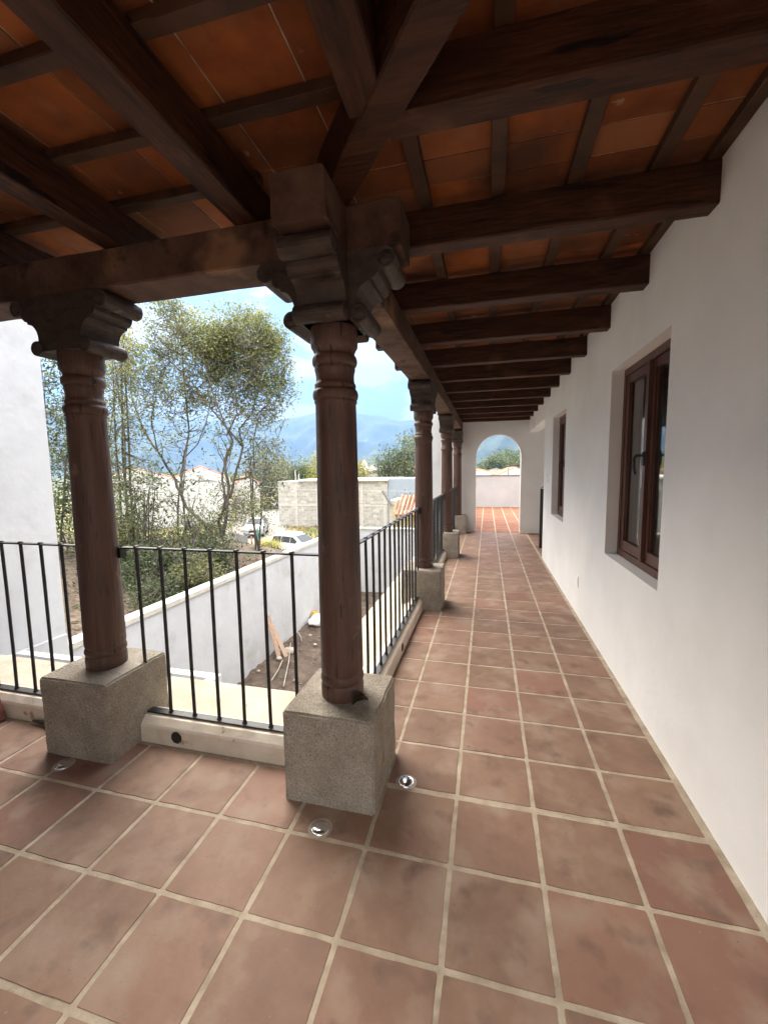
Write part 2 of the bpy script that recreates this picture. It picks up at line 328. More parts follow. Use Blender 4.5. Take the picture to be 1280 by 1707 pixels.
# arched end wall
mb = MB(); ax0, ax1, cxA, rA = .20, 1.19, .695, .495; zs = 2.253-rA
arc = [(cxA+rA*cos(a), zs+rA*sin(a)) for a in [pi*k/36 for k in range(37)]]
ya_, yb_ = 8.4202, 8.62
def quad_prism(q): n = len(q); mb.add([(u, ya_, v) for u, v in q]+[(u, yb_, v) for u, v in q], [tuple(range(n)), tuple(range(n, 2*n))[::-1]]+[(i, (i+1) % n, n+(i+1) % n, n+i) for i in range(n)])
mb.box(-.92, ax0, ya_, yb_, -.1, ZT); mb.box(ax1, 3.2, ya_, yb_, -.1, ZT)
n_ = len(arc)
vv = [(u, y, v) for y in (ya_, yb_) for u, v in arc]+[(u, y, ZT) for y in (ya_, yb_) for u, v in arc]
mb.add(vv, [(k, k+1, 2*n_+k+1, 2*n_+k) for k in range(n_-1)]+[(n_+k+1, n_+k, 3*n_+k, 3*n_+k+1) for k in range(n_-1)]+[(k+1, k, n_+k, n_+k+1) for k in range(n_-1)])
tag(mb.build('arched_wall', m_plaster), 'white plaster end wall pierced by a round-headed archway to the terrace', 'wall')
mb = MB(); mb.box(-.92, 5.0, 15.08, 15.25, -.1, 1.21)
pw = tag(mb.build('terrace_parapet', m_parapet), 'plain white parapet wall closing the sunny terrace beyond the arch', 'wall')
mb = MB(); mb.box(-.94, 5.02, 15.05, 15.28, 1.21, 1.24); mb.build('coping', m_gateg, pw)
mb = MB(); mb.box(4.85, 5.0, 8.62, 15.08, -.1, 1.2); mb.box(-.92, -.80, 8.62, 15.08, -.1, 1.2)
tag(mb.build('terrace_side_wall', m_plaster), 'low white side wall of the terrace beyond the arch', 'wall')
# unseen back wall, its opening added to light the near corridor; rooms behind the windows
mb = MB(); mb.box(-4.4, -.7, -2.0, -1.86, -.1, ZT); mb.box(-.7, WX+.2, -2.0, -1.86, 2.15, ZT); mb.box(WX+.2, 4.6, -2.0, -1.86, -.1, ZT)
tag(mb.build('rear_wall', m_plaster), 'white plaster wall behind the veranda with a wide unseen opening added to let light in', 'wall')
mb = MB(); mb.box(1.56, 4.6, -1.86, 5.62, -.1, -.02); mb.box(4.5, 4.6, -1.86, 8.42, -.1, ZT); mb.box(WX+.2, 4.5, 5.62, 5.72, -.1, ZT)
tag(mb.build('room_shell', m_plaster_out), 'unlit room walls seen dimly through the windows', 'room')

# stairwell at the corridor's end
mb = MB()
for k in range(7): mb.box(1.66+k*.27, 1.93+k*.27, 7.3, 8.419, -.1, .17*(k+1)-.03)
st = tag(mb.build('stair', m_plaster), 'white plastered stair steps rising in the recess beside the arch', 'stairs')
r = thing('stair_railing', 'black flat-bar stair railing at the recess beside the second window', 'railing', (1.43, 6.62, 0))
P = Part(r); m_ = MB(); m_.box(1.40, 1.455, 6.60, 6.625, 0, 1.10); P.add(m_, 'post', m_iron)
m_ = MB(); m_.beam((1.41, 6.61, 1.11), (2.6, 6.61, 1.85), .03, .012); P.add(m_, 'top_rail', m_iron)
m_ = MB(); m_.beam((1.455, 6.61, .20), (2.6, 6.61, .92), .02, .012); P.add(m_, 'bottom_rail', m_iron)
for k in range(6):
    m_ = MB(); X = 1.55+k*.15; m_.box(X-.007, X+.007, 6.603, 6.617, .22+(X-1.455)*.63, 1.09+(X-1.41)*.62); P.add(m_, 'baluster', m_iron)

# ledge, curbs ------------------------------------------------------
mb = MB(); ZL = .06
mb.box(-4.25, -.3195, .4705, .90, -.09, ZL); mb.box(-.70, -.3195, .90, 8.42, -.09, ZL)
tag(mb.build('ledge', m_cream), 'cream cement ledge running outside the black railings', 'ledge')
mb = MB(); mb.box(-4.25, -.62, .62, .78, -2.9, -.09); mb.box(-.62, -.47, .62, 8.42, -2.9, -.09); mb.box(-.92, -.62, 8.42, 12.1, -2.9, ZT)
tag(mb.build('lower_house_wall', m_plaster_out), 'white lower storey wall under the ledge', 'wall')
CH = .13
def curb_x(xa, xb, label, hole=None):
    poly = [(0, -.1), (0, .088), (.006, .1), (.034, CH), (.125, CH), (.125, -.1)]
    m_ = MB().prism(poly, xa, xb, lambda u, v, t: (t, .345+u, v)); 
    c = tag(m_.build('curb', m_curb), label, 'curb', 'plastered curbs under the railings')
    if hole is not None:
        h = MB(); drain(h, Vector((hole, .345, .052)), Vector((1, 0, 0)), Vector((0, -1, 0))); h.build('drain_hole', [m_dark, m_curb], c)
def drain(h, c, a, n):
    b = Vector((0, 0, 1)); K = 20
    ring = lambda r, d, e=1.0: [c+a*(r*e*cos(2*pi*k/K)*random.uniform(.94, 1.06))+b*(r*sin(2*pi*k/K)*random.uniform(.94, 1.06))+n*d for k in range(K)]
    r1, r2, r3 = ring(.034, .0005), ring(.030, .004), ring(.027, .0012)
    h.add(r1+r2+r3, [(k, (k+1) % K, K+(k+1) % K, K+k) for k in range(K)]+[(K+k, K+(k+1) % K, 2*K+(k+1) % K, 2*K+k) for k in range(K)]+[tuple(range(2*K, 3*K))], 0, False)
def curb_y(ya, yb, label, hole=None):
    poly = [(0, -.1), (0, .088), (.006, .1), (.034, CH), (.119, CH), (.119, -.1)]
    m_ = MB().prism(poly, ya, yb, lambda u, v, t: (-.2-u, t, v))
    c = tag(m_.build('curb', m_curb), label, 'curb', 'plastered curbs under the railings')
    if hole is not None:
        h = MB(); drain(h, Vector((-.2, hole, .055)), Vector((0, 1, 0)), Vector((1, 0, 0))); h.build('drain_hole', [m_dark, m_curb], c)
PY = [(2.78, 3.20), (5.42, 5.84), (8.02, 8.419)]
curb_x(-4.25, -3.23, 'cream curb beyond the pedestal outside the left of the picture')
curb_x(-2.79, -1.83, 'cream curb left of the left stone pedestal, darkly stained')
curb_x(-1.40, -.425, 'cream curb with a round drain hole between the two front stone pedestals', -1.17)
curb_y(.571, 2.78, 'cream curb with a drain hole beside the corridor tiles, nearest of the corridor curbs', 1.72)
curb_y(3.20, 5.42, 'cream curb between the second and third corridor pedestals')
curb_y(5.84, 8.02, 'cream curb by the farthest railing near the arch')

# stone pedestals ---------------------------------------------------
def pedestal(x0, x1, y0, y1, h, label, seed):
    bm = bmesh.new(); bmesh.ops.create_cube(bm, size=1)
    bmesh.ops.bevel(bm, geom=bm.edges[:], offset=.022, segments=3, affect='EDGES')
    bmesh.ops.subdivide_edges(bm, edges=[e for e in bm.edges if e.calc_length() > .3], cuts=14, use_grid_fill=True)
    for v in bm.verts:
        v.co = Vector(((v.co.x)*(x1-x0), v.co.y*(y1-y0), (v.co.z+.5)*(h+.03)-.03))
        p = v.co*9+Vector((seed, 0, 0)); d = noise.noise_vector(p)*.0045+noise.noise_vector(v.co*45)*.0022
        v.co += d
    me = bpy.data.meshes.new('stone_pedestal'); bm.to_mesh(me); bm.free(); me.materials.append(m_stone)
    o = bpy.data.objects.new('stone_pedestal', me); C.link(o); o.location = ((x0+x1)/2, (y0+y1)/2, 0)
    return tag(o, label, 'pedestal', 'stone pedestals under the wooden columns')
PH = .422
pedestal(-3.23, -2.80, .15, .565, PH, 'grey speckled stone pedestal beyond the left of the picture', 0)
pedestal(-1.83, -1.40, .15, .565, PH, 'grey speckled stone pedestal under the left column', 3)
pedestal(-.425, -.005, .152, .570, PH, 'large speckled stone pedestal under the corner column, dry leaf on its top', 6)
pedestal(-.425, -.005, *PY[0], PH, 'stone pedestal under the first column down the corridor', 9)
pedestal(-.425, -.005, *PY[1], PH, 'stone pedestal under the second column down the corridor', 12)
pedestal(-.425, -.005, *PY[2], PH, 'stone pedestal under the last column touching the arched wall', 15)

# ------------------------------------------------------------------ columns and capitals
ZB = 2.360
def col_profile():
    p = [(PH-.002, .098), (.43, .1), (.478, .1005), (.488, .097), (.493, .094), (.498, .098), (.508, .1025), (.522, .1015), (.532, .097), (.536, .0945), (.542, .098), (.556, .1002), (.60, .0998), (1.0, .0972), (1.44, .0935), (1.70, .0905), (1.772, .0895), (1.776, .093), (1.785, .095)]
    for k in range(9):
        a = -pi/2+pi*k/8; p.append((1.812+.022*sin(a), .0915+.0085*cos(a)))
    p += [(1.837, .088), (1.846, .0905), (1.858, .0905), (1.863, .086), (1.875, .0835), (1.892, .0835), (1.905, .085), (1.918, .0885), (1.930, .0885), (1.934, .087)]
    for k in range(9):
        a = -pi/2+pi*k/8; p.append((1.957+.022*sin(a), .089+.0095*cos(a)))
    p += [(1.982, .0875), (1.992, .088), (2.006, .094), (2.016, .101), (2.03, .1025), (2.10, .1025), (ZB-.20, .09)]
    return p
def cap_half(L=1.0, top=ZB-.002, low=-.262):    # (u, z) of the right half, from the top centre round to the bottom centre
    out = [(.255*L, 0)]; c = (.2615*L, -.0425); R = .0405
    for k in range(1, 13): a = pi/2-pi*1.25*k/12; out.append((c[0]+R*cos(a), c[1]+R*sin(a)))
    out += [(.232*L, -.078), (.228*L, -.094), (.216*L, -.108), (.204*L, -.113), (.197*L, -.113), (.196*L, -.124)]
    for k in range(0, 7): a = pi/2*k/6; out.append(((.196-.062*sin(a))*L, -.124-.082*(1-cos(a))))
    c = (.150, -.2445); R = .0365
    for k in range(0, 13): a = pi*.62-pi*1.15*k/12; out.append((c[0]+R*cos(a), c[1]+R*sin(a)))
    out.append((.118, low))
    return [(u, top+z) for u, z in out]
def arm_poly(L=1.0, both=True):
    h = cap_half(L)
    if both: return h+[(-u, z) for u, z in h[::-1]]
    return h+[(-.02, ZB-.264), (-.02, ZB-.002)]
def fn_x(cx, cy, s=1): return lambda u, v, t: (cx+s*u, cy+t, v)
def fn_y(cx, cy, s=1): return lambda u, v, t: (cx+t, cy+s*u, v)
def scroll_rings(m_, fn, ts, L=1.0, signs=(1, -1)):
    for sg in signs:
        for (cu, cz, R) in ((.2615*L, -.0425, .0405), (.150, -.2445, .0365)):
            for (t, dt) in ts:
                K = 22; prev = None; vs_ = []
                for (rr, dd) in ((R*.98, 0), (R*.92, .004), (R*.80, .004), (R*.72, .001), (R*.60, .0035), (R*.0, .0045)):
                    vs_.append([fn(sg*cu+rr*cos(2*pi*k/K), ZB-.002+cz+rr*sin(2*pi*k/K), t+dt*dd) for k in range(K)])
                al = [p for q in vs_ for p in q]
                m_.add(al, [(i*K+k, i*K+(k+1) % K, (i+1)*K+(k+1) % K, (i+1)*K+k) for i in range(5) for k in range(K)], 0, True)
def column(cx, cy, label, kind):
    r = thing('wooden_column', label, 'column', (cx, cy, PH), 'turned wooden columns of the veranda'); P = Part(r)
    P.add(MB().lathe(col_profile(), cx, cy, 44, wob=.02), 'shaft', m_col)
    m_ = MB(); h = .108
    if kind in ('x', 'corner'):
        f = fn_x(cx, cy); m_.prism(arm_poly(), -h, h, f); scroll_rings(m_, f, ((-h, -1), (h, 1)))
    if kind in ('y', 'corner'):
        k = h if kind == 'y' else h-.003
        f = fn_y(cx, cy); m_.prism(arm_poly(), -k, k, f); scroll_rings(m_, f, ((-k, -1), (k, 1)))
    P.add(m_, 'capital', m_cap)
    return r
CX, CY = -.210, .357
column(-3.01, CY, 'turned wooden column beyond the left of the picture', 'x')
column(-1.607, CY, 'turned dark wooden column on the left pedestal, its scroll capital along the front beam', 'x')
column(CX, CY, 'thick turned corner column with a four-armed scroll capital, nearest the middle of the picture', 'corner')
column(CX, 2.99, 'turned brown column first down the corridor after the corner', 'y')
column(CX, 5.63, 'turned brown column second down the corridor after the corner', 'y')
column(CX, 8.19, 'slim-looking turned column last down the corridor beside the arched wall', 'y')

# ------------------------------------------------------------------ beams
tag(MB().beam((-4.29, CY, ZB+.086), (.11, CY, ZB+.086), .205, .172, jit=.002).build('roof_beam', m_beam), 'heavy wooden beam across the left columns, its cut end past the corner column', 'beam')
tag(MB().beam((CX, .02, ZB+.087), (CX, 8.419, ZB+.087), .205, .168, jit=.002).build('roof_beam', m_beam), 'heavy wooden beam running down the corridor over the row of columns', 'beam')
# rafters
RZ0, RZ1 = 2.532, 2.700; RH = RZ1-RZ0; RZ = (RZ0+RZ1)/2
dd = Vector((.630, -.776, 0)); dc = Vector((.186, -.181, 0))
def diag_y(x): return dc.y+(x-dc.x)*dd.y/dd.x
def diag_x(y): return dc.x+(y-dc.y)*dd.x/dd.y
G1 = 'rafters over the corridor'
names = ['wide dark rafter overhead just in front of the corner column, ending on the hip rafter', 'dark rafter meeting the right wall nearest the viewer past the corner capital',
 'third dark rafter down the corridor, over the near side of the near window', 'fourth dark rafter, above the near window', 'fifth dark rafter down the corridor', 'sixth dark rafter down the corridor',
 'seventh dark rafter down the corridor', 'eighth dark rafter down the corridor, over the far window', 'ninth dark rafter down the corridor', 'tenth dark rafter down the corridor', 'eleventh dark rafter, second from the arched wall', 'farthest dark rafter, close to the arched wall']
ysr = [-.052, .686, 1.436, 2.205, 2.97, 3.73, 4.48, 5.25, 6.02, 6.80, 7.55, 8.22]
for y, nm in zip(ysr, names):
    xa = (diag_x(y)+.055) if y < 0 else -.50
    m_ = MB().beam((xa, y, RZ), (WX+.004, y, RZ), .098, RH); tag(m_.build('rafter', m_wood), nm, 'rafter', G1)
for y, nm in ((-.81, 'dark rafter overhead behind the viewer, joining the hip rafter'), (-1.56, 'short dark rafter by the rear wall overhead')):
    tag(MB().beam((diag_x(y)+.06, y, RZ), (WX+.004, y, RZ), .098, RH).build('rafter', m_wood), nm, 'rafter', G1)
G2 = 'rafters over the left wing'
for x, nm in ((.092, 'rafter overhead at the top middle, butting against the hip rafter'), (-.56, 'broad dark rafter overhead between the left column and the corner capital'), (-1.262, 'dark rafter overhead at the left, above the left column'), (-1.965, 'rafter overhead beyond the left of the picture'), (-2.67, 'rafter far left outside the picture'), (-3.37, 'rafter in the far left bay outside the picture'), (-4.05, 'rafter against the neighbour wall outside the picture')):
    ya = diag_y(x)-.06 if x > 0 else .63
    tag(MB().beam((x, ya, RZ), (x, -1.865, RZ), .115 if x > -1 else .10, RH).build('rafter', m_woody), nm, 'rafter', G2)
tag(MB().beam((.80, diag_y(.80)-.06, RZ), (.80, -1.865, RZ), .10, RH).build('rafter', m_woody), 'short rafter overhead behind the viewer on the left of the hip', 'rafter', G2)
a = dc-dd*.55; b = dc+dd*1.86
tag(MB().beam((a.x, a.y, RZ-.004), (b.x, b.y, RZ-.004), .115, RH+.004).build('hip_rafter', m_wood), 'diagonal hip rafter running overhead from the corner capital', 'rafter')
# laths
G3 = 'thin laths under the clay ceiling'; LZ0, LZ1 = 2.700, 2.738
for k, x in enumerate((.155, .48, .80, 1.115, 1.318)):
    ya = diag_y(x)+.05
    tag(MB().beam((x, ya, (LZ0+LZ1)/2), (x, 8.419, (LZ0+LZ1)/2), .058 if k < 4 else .05, LZ1-LZ0, ch=.003).build('lath', m_lath),
        ['thin lath under the corridor ceiling, first from the column row', 'thin lath under the corridor ceiling, second from the column row', 'thin lath under the corridor ceiling, third from the column row', 'thin lath under the corridor ceiling, second from the white wall', 'thin lath along the top of the white corridor wall'][k], 'lath', G3)
for k, y in enumerate((.29, -.02, -.335, -.65, -.965, -1.28, -1.60)):
    tag(MB().beam((-4.29, y, (LZ0+LZ1)/2), (diag_x(y)-.05 if y < .2 else -.5, y, (LZ0+LZ1)/2), .05, LZ1-LZ0, ch=.003).build('lath', m_lath),
        ['thin lath under the left ceiling nearest the front beam', 'thin lath under the left ceiling, second from the front beam', 'thin lath under the left ceiling, third from the front beam', 'thin lath under the left ceiling, fourth from the front beam', 'thin lath overhead behind the viewer, fifth from the front beam', 'thin lath overhead behind the viewer, sixth from the front beam', 'thin lath beside the rear wall overhead'][k], 'lath', G3)
# clay slabs
def slabs():
    bmA = bmesh.new(); lay = bmA.faces.layers.float.new('rnd')
    def region(xs, ys_, side, off=0):
        bm = bmesh.new(); l2 = bm.faces.layers.float.new('rnd')
        for i in range(len(xs)-1):
            for j in range(len(ys_)-1):
                g = .0036; x0, x1, y0, y1 = xs[i]+g, xs[i+1]-g, ys_[j]+g, ys_[j+1]-g
                z = LZ1+.001+random.uniform(0, .003); r = random.random()
                c = [bm.verts.new(p) for p in ((x0, y0, z), (x1, y0, z+random.uniform(0, .002)), (x1, y1, z), (x0, y1, z), (x0, y0, z+.01), (x1, y0, z+.01), (x1, y1, z+.01), (x0, y1, z+.01))]
                for f in ((0, 3, 2, 1), (0, 1, 5, 4), (1, 2, 6, 5), (2, 3, 7, 6), (3, 0, 4, 7)):
                    ff = bm.faces.new([c[q] for q in f]); ff[l2] = r
        nrm = Vector((dd.y, -dd.x, 0))*side
        bmesh.ops.bisect_plane(bm, geom=bm.verts[:]+bm.edges[:]+bm.faces[:], plane_co=dc, plane_no=nrm, clear_outer=True)
        me = bpy.data.meshes.new('t'); bm.to_mesh(me); bm.free(); bmA.from_mesh(me); bpy.data.meshes.remove(me)
    xs = [-.62, -.49, -.165, .155, .48, .80, 1.115, 1.35]; ys_ = [-1.9]
    while ys_[-1] < 8.4: ys_.append(min(8.42, ys_[-1]+random.choice([.31, .30, .32, .16])))
    region(xs, ys_, 1)
    ys2 = [-1.9, -1.60, -1.28, -.965, -.65, -.335, -.02, .29, .60, .72]; xs2 = [-4.3]
    while xs2[-1] < 1.4: xs2.append(xs2[-1]+random.choice([.31, .30, .32, .16]))
    region(xs2, ys2, -1)
    me = bpy.data.meshes.new('ceiling'); bmA.to_mesh(me); bmA.free(); me.materials.append(m_slab); me.materials.append(m_mortar)
    return me
me = slabs(); ce = bpy.data.objects.new('ceiling', me); C.link(ce); struct(ce)
mb = MB(); mb.box(-4.3, WX+.2, -2.0, .72, LZ1+.0058, LZ1+.16); mb.box(-.62, WX+.2, .72, 8.62, LZ1+.0058, LZ1+.16); mb.box(WX+.2, 4.6, -2.0, 8.62, 2.81, 2.93)
tag(mb.build('roof_slab', m_mortar), 'roof covering laid over the clay ceiling', 'roof')

# ------------------------------------------------------------------ railings
def railing(pts, label, bal, col0=None, brk=None):
    # pts: two ends (x,y); bal: list of distances from start
    A = Vector((*pts[0], 0)); B = Vector((*pts[1], 0)); d = (B-A).normalized(); n = Vector((-d.y, d.x, 0))
    r = thing('iron_railing', label, 'railing', (A.x, A.y, CH), 'black iron railings between the pedestals'); P = Part(r)
    P.add(MB().obox((A+B)/2+Vector((0, 0, 1.074)), d*((B-A).length/2), n*.0165, (0, 0, .004)), 'top_rail', m_iron)
    P.add(MB().obox((A+B)/2+Vector((0, 0, .139)), d*((B-A).length/2), n*.021, (0, 0, .0045)), 'bottom_rail', m_iron)
    for s_ in bal:
        c = A+d*s_; m_ = MB(); j = random.uniform(-.003, .003)
        m_.tube([c+Vector((0, 0, .140)), c+n*j+Vector((0, 0, .35)), c+n*j+Vector((0, 0, .8)), c+Vector((0, 0, 1.071))], .0092, 8)
        m_.lathe([(1.078, .015), (1.082, .0145), (1.086, .009), (1.087, .001)], c.x, c.y, 10)
        m_.lathe([(.1435, .0135), (.150, .0125), (.154, .009)], c.x, c.y, 10)
        P.add(m_, 'baluster', m_iron)
    for (c, e) in (brk or []):
        m_ = MB(); c = Vector((*c, 1.048)); m_.obox(c, d*.014, n*.02, (0, 0, .030)); P.add(m_, 'bracket', m_iron)
bl = [(-1.416-(-1.55))+.1553*k for k in range(8)]
railing(((-2.80, .42), (-1.70, .42)), 'black iron railing left of the left column', [.08+.1553*k for k in range(7)])
railing(((-1.53, .42), (-.29, .42)), 'black iron railing between the left column and the corner column', [.114+.1553*k for k in range(7)], brk=[((-1.517, .42), 0)])
railing(((-.25, .455), (-.25, 2.90)), 'black iron railing from the corner column down the corridor', [.14+.158*k for k in range(15)], brk=[((-.25, 2.885), 0)])
railing(((-.25, 3.08), (-.25, 5.54)), 'black iron railing between the first and second corridor columns', [.14+.158*k for k in range(15)], brk=[((-.25, 5.52), 0)])
railing(((-.25, 5.72), (-.25, 8.10)), 'black iron railing farthest down the corridor near the arch', [.14+.158*k for k in range(15)])
railing(((-4.24, .42), (-3.1, .42)), 'black iron railing beyond the left of the picture', [.08+.1553*k for k in range(7)])

# ------------------------------------------------------------------ small things on the floor
def floor_light(x, y, label):
    r = thing('floor_light', label, 'light', (x, y, 0), 'recessed floor lights at the pedestals'); P = Part(r)
    P.add(MB().lathe([(-.002, .040), (.0035, .039), (.005, .034), (.003, .030)], x, y, 28, cap=False), 'trim_ring', m_chrome)
    P.add(MB().lathe([(.0025, .0305), (.006, .024), (.0085, .014), (.0092, .001)], x, y, 28), 'lens', m_chrome)
    P.add(MB().lathe([(.0005, .05), (.0012, .049), (.0014, .041)], x, y, 24, cap=False), 'mortar_ring', m_grout)
floor_light(.091, .374, 'round chrome floor light beside the corner pedestal, on the corridor side')
floor_light(-.209, .044, 'round chrome floor light in front of the corner pedestal')
floor_light(-1.641, .096, 'small floor light in shadow in front of the left pedestal')
m_ = MB(); base = Vector((-.118, .262, PH+.006))
for k in range(3):
    a = .5+k*.35; L_ = .075-.012*k; ax_ = Vector((cos(a), sin(a), .12)); sd_ = Vector((-sin(a), cos(a), 0)); pts = []
    for i in range(7):
        t = i/6; c = base+ax_*(L_*(t-.2))+Vector((0, 0, .012*k+.014*sin(pi*t))); wdt = .024*sin(pi*min(1, t*.95+.03))
        pts += [c-sd_*wdt+Vector((0, 0, .012)), c, c+sd_*wdt+Vector((0, 0, .014))]
    m_.add(pts, [(i*3+j, i*3+j+1, (i+1)*3+j+1, (i+1)*3+j) for i in range(6) for j in range(2)], 0, True)
tag(m_.build('dry_leaf', m_dry), 'curled dry brown leaf on the corner pedestal at the foot of the column', 'leaf')
m_ = MB().beam((-2.41, .285, -.004), (-2.74, .33, .95), .085, .085, ch=.008)
tag(m_.build('leaning_post', m_post), 'maroon wooden post leaning at the left edge of the picture by the curb', 'post')
m_ = MB()
for k in range(5): m_.tube([(-2.0-.04*k, .325, .012+.003*k), (-1.93-.02*k, .318, .03), (-1.87, .328, .012)], [.006, .012, .005], 6)
tag(m_.build('debris', m_dark), 'small dark heap of debris against the curb beside the left pedestal', 'debris')

# ================================================================== YARD BELOW
ZY = -2.8
def grid_mesh(name, xs, ys_, hf, m):
    mb = MB(); nx, ny = len(xs), len(ys_)
    mb.add([(x, y, hf(x, y)) for x in xs for y in ys_], [(i*ny+j, (i+1)*ny+j, (i+1)*ny+j+1, i*ny+j+1) for i in range(nx-1) for j in range(ny-1)], 0, True)
    o = mb.build(name, m, fixn=False); return struct(o)
fr = lambda a, b, n: [a+(b-a)*i/n for i in range(n+1)]
grid_mesh('yard_soil', fr(-4.44, -.62, 64), fr(.78, 12.2, 190), lambda x, y: ZY+.07*noise.noise(Vector((x*1.3, y*1.3, 0)))+.05*noise.noise(Vector((x*6, y*6, 3)))+.02*noise.noise(Vector((x*20, y*20, 5))), m_soil)
mb = MB(); mb.box(-4.60, -4.44, 2.19, 12.36, -5.2, -.64)
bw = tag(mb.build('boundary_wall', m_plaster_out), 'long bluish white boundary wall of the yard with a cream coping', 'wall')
MB().box(-4.63, -4.41, 2.191, 12.39, -.64, -.568).build('coping', m_coping, bw)
mb = MB(); mb.box(-4.44, -.92, 12.2, 12.36, -5.2, -.56)
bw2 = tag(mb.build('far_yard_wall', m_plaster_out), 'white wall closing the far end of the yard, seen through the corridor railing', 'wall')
MB().box(-4.41, -.92, 12.17, 12.39, -.56, -.508).build('coping', m_coping, bw2)
# tall white neighbour
mb = MB(); mb.box(-9, -4.30, -3.0, 2.19, -5.2, 7.0)
nb = tag(mb.build('neighbour_house', m_plaster_out), 'tall blank white house wall at the left edge behind the railing', 'building')
MB().box(-4.30, -4.25, -3.0, 2.165, -5.0, -.36).build('plinth', m_plaster_out, nb)
# white frame walls of a light well under the ledge
mb = MB(); mb.box(-4.24, -1.88, 1.62, 1.70, ZY, -.35); mb.box(-1.96, -1.88, .79, 1.62, ZY, -.35)
tag(mb.build('planter_wall', m_white), 'thin white L-shaped wall top just below the ledge outside the railing', 'wall')
# debris in the yard
def plank(a, b, wv, label):
    a = Vector(a); b = Vector(b); d = (b-a).normalized(); s_ = Vector(wv).normalized(); n = d.cross(s_).normalized()
    m_ = MB().obox((a+b)/2, d*((b-a).length/2), s_*.055, n*.010)
    return tag(m_.build('plank', m_plank), label, 'plank', 'fresh planks leaning in the yard')
plank((-4.10, 6.75, -2.80), (-4.42, 6.86, -1.83), (.3, 1, .1), 'longer pale plank leaning on the boundary wall in the yard')
plank((-4.02, 6.92, -2.80), (-4.42, 7.02, -2.12), (.3, 1, .1), 'shorter pale plank leaning behind the longer one in the yard')
def rock(p, s_, label, m=m_rock, name='rock', sq=(1, .8, .6)):
    bm = bmesh.new(); bmesh.ops.create_icosphere(bm, subdivisions=3, radius=1)
    for v in bm.verts:
        n_ = noise.noise(v.co*1.6+Vector(p)*3); v.co = Vector((v.co.x*sq[0], v.co.y*sq[1], v.co.z*sq[2]))*s_*(1+.35*n_)
    me = bpy.data.meshes.new(name); bm.to_mesh(me); bm.free(); me.materials.append(m)
    for q in me.polygons: q.use_smooth = True
    o = bpy.data.objects.new(name, me); C.link(o); o.location = p; return tag(o, label, name.replace('_', ' '), 'loose rocks in the yard' if name == 'rock' else None)
rock((-4.02, 7.10, ZY+.07), .13, 'largest pale rock on the soil beside the leaning planks')
rock((-4.22, 6.98, ZY+.08), .09, 'white rock between the large rock and the planks')
rock((-4.10, 6.72, ZY+.05), .07, 'flat pale rock in front of the large rock')
rnd_labels = ['small pale stone on the soil nearest the ledge', 'small stone in the middle of the yard', 'small stone right of the sticks', 'small stone near the wall foot', 'small stone behind the planks', 'small whitish stone by the corner column in view']
for k, (x, y) in enumerate(((-3.3, 5.9), (-3.6, 7.6), (-3.0, 7.2), (-4.25, 6.1), (-3.95, 8.1), (-2.9, 6.6))): rock((x, y, ZY+.04), .035+.012*(k % 3), rnd_labels[k])
for k, (a, b, nm) in enumerate((((-3.40, 5.60, ZY+.06), (-4.2, 7.5, ZY+.07), 'long thin pale stick on the soil of the yard'), ((-3.75, 5.75, ZY+.06), (-3.95, 6.6, ZY+.07), 'short thin stick left of the long one on the soil'), ((-4.0, 7.7, ZY+.06), (-4.3, 8.1, ZY+.10), 'short pale stick beyond the rocks'))):
    tag(MB().tube([a, ((a[0]+b[0])/2+.03, (a[1]+b[1])/2, ZY+.08), b], .012, 5).build('stick', m_rock), nm, 'stick', 'pale sticks on the soil')
rock((-4.12, 9.0, ZY+.12), .24, 'crumpled white sack on the soil by the boundary wall', m_sack, 'sack', (1, 1.5, .55))
rock((-4.33, 9.30, ZY+.16), .15, 'yellow and orange sack behind the white one', m_sacky, 'sack', (.8, 1.0, .7))
# rubble litter: uncountable crumbs
mb = MB()
for _ in range(1700):
    x = random.uniform(-4.4, -.7); y = random.uniform(1.9, 12.1); s_ = random.uniform(.004, .022)*random.choice((.6, 1, 1)); c = Vector((x, y, ZY+.07*noise.noise(Vector((x*1.3, y*1.3, 0)))+.05*noise.noise(Vector((x*6, y*6, 3)))+s_*.6))
    a = random.uniform(0, pi); mb.obox(c, Vector((cos(a), sin(a), random.uniform(-.3, .3)))*s_, Vector((-sin(a), cos(a), 0))*s_*random.uniform(.4, 1), Vector((0, 0, 1))*s_*.5, 0)
struct(mb.build('rubble', m_crumb), 'stuff')

# ================================================================== LAND OUTSIDE
def G(x, y):
    t = min(1, max(0, (y-9)/13)); t = t*t*(3-2*t)
    z = -1.0*(1-t)-4.72*t
    near = max(0, min(1, (-5.2-x)/3))*.35*(1-t)
    return z+near+(.10*noise.noise(Vector((x*.5, y*.5, 1)))+.05*noise.noise(Vector((x*2, y*2, 2))))*(1 if y < 60 else 1)
grid_mesh('bank', fr(-30, -4.60, 90), fr(-6, 12.36, 80), G, m_bank)
ysb = fr(12.36, 60, 120)+fr(63, 140, 24)
grid_mesh('ground', fr(-90, -30.5, 40)+fr(-30, 30, 120)+fr(31, 90, 30), ysb, lambda x, y: G(x, y) if y > 12.4 else min(G(x, y), G(x, y)), m_grass)
grid_mesh('plain', fr(-2600, 2600, 40), fr(140, 3200, 30), lambda x, y: -4.78, m_leaff)
grid_mesh('side_plain', fr(-2600, -90, 20), fr(-200, 140, 8), lambda x, y: -4.8, m_leaff)
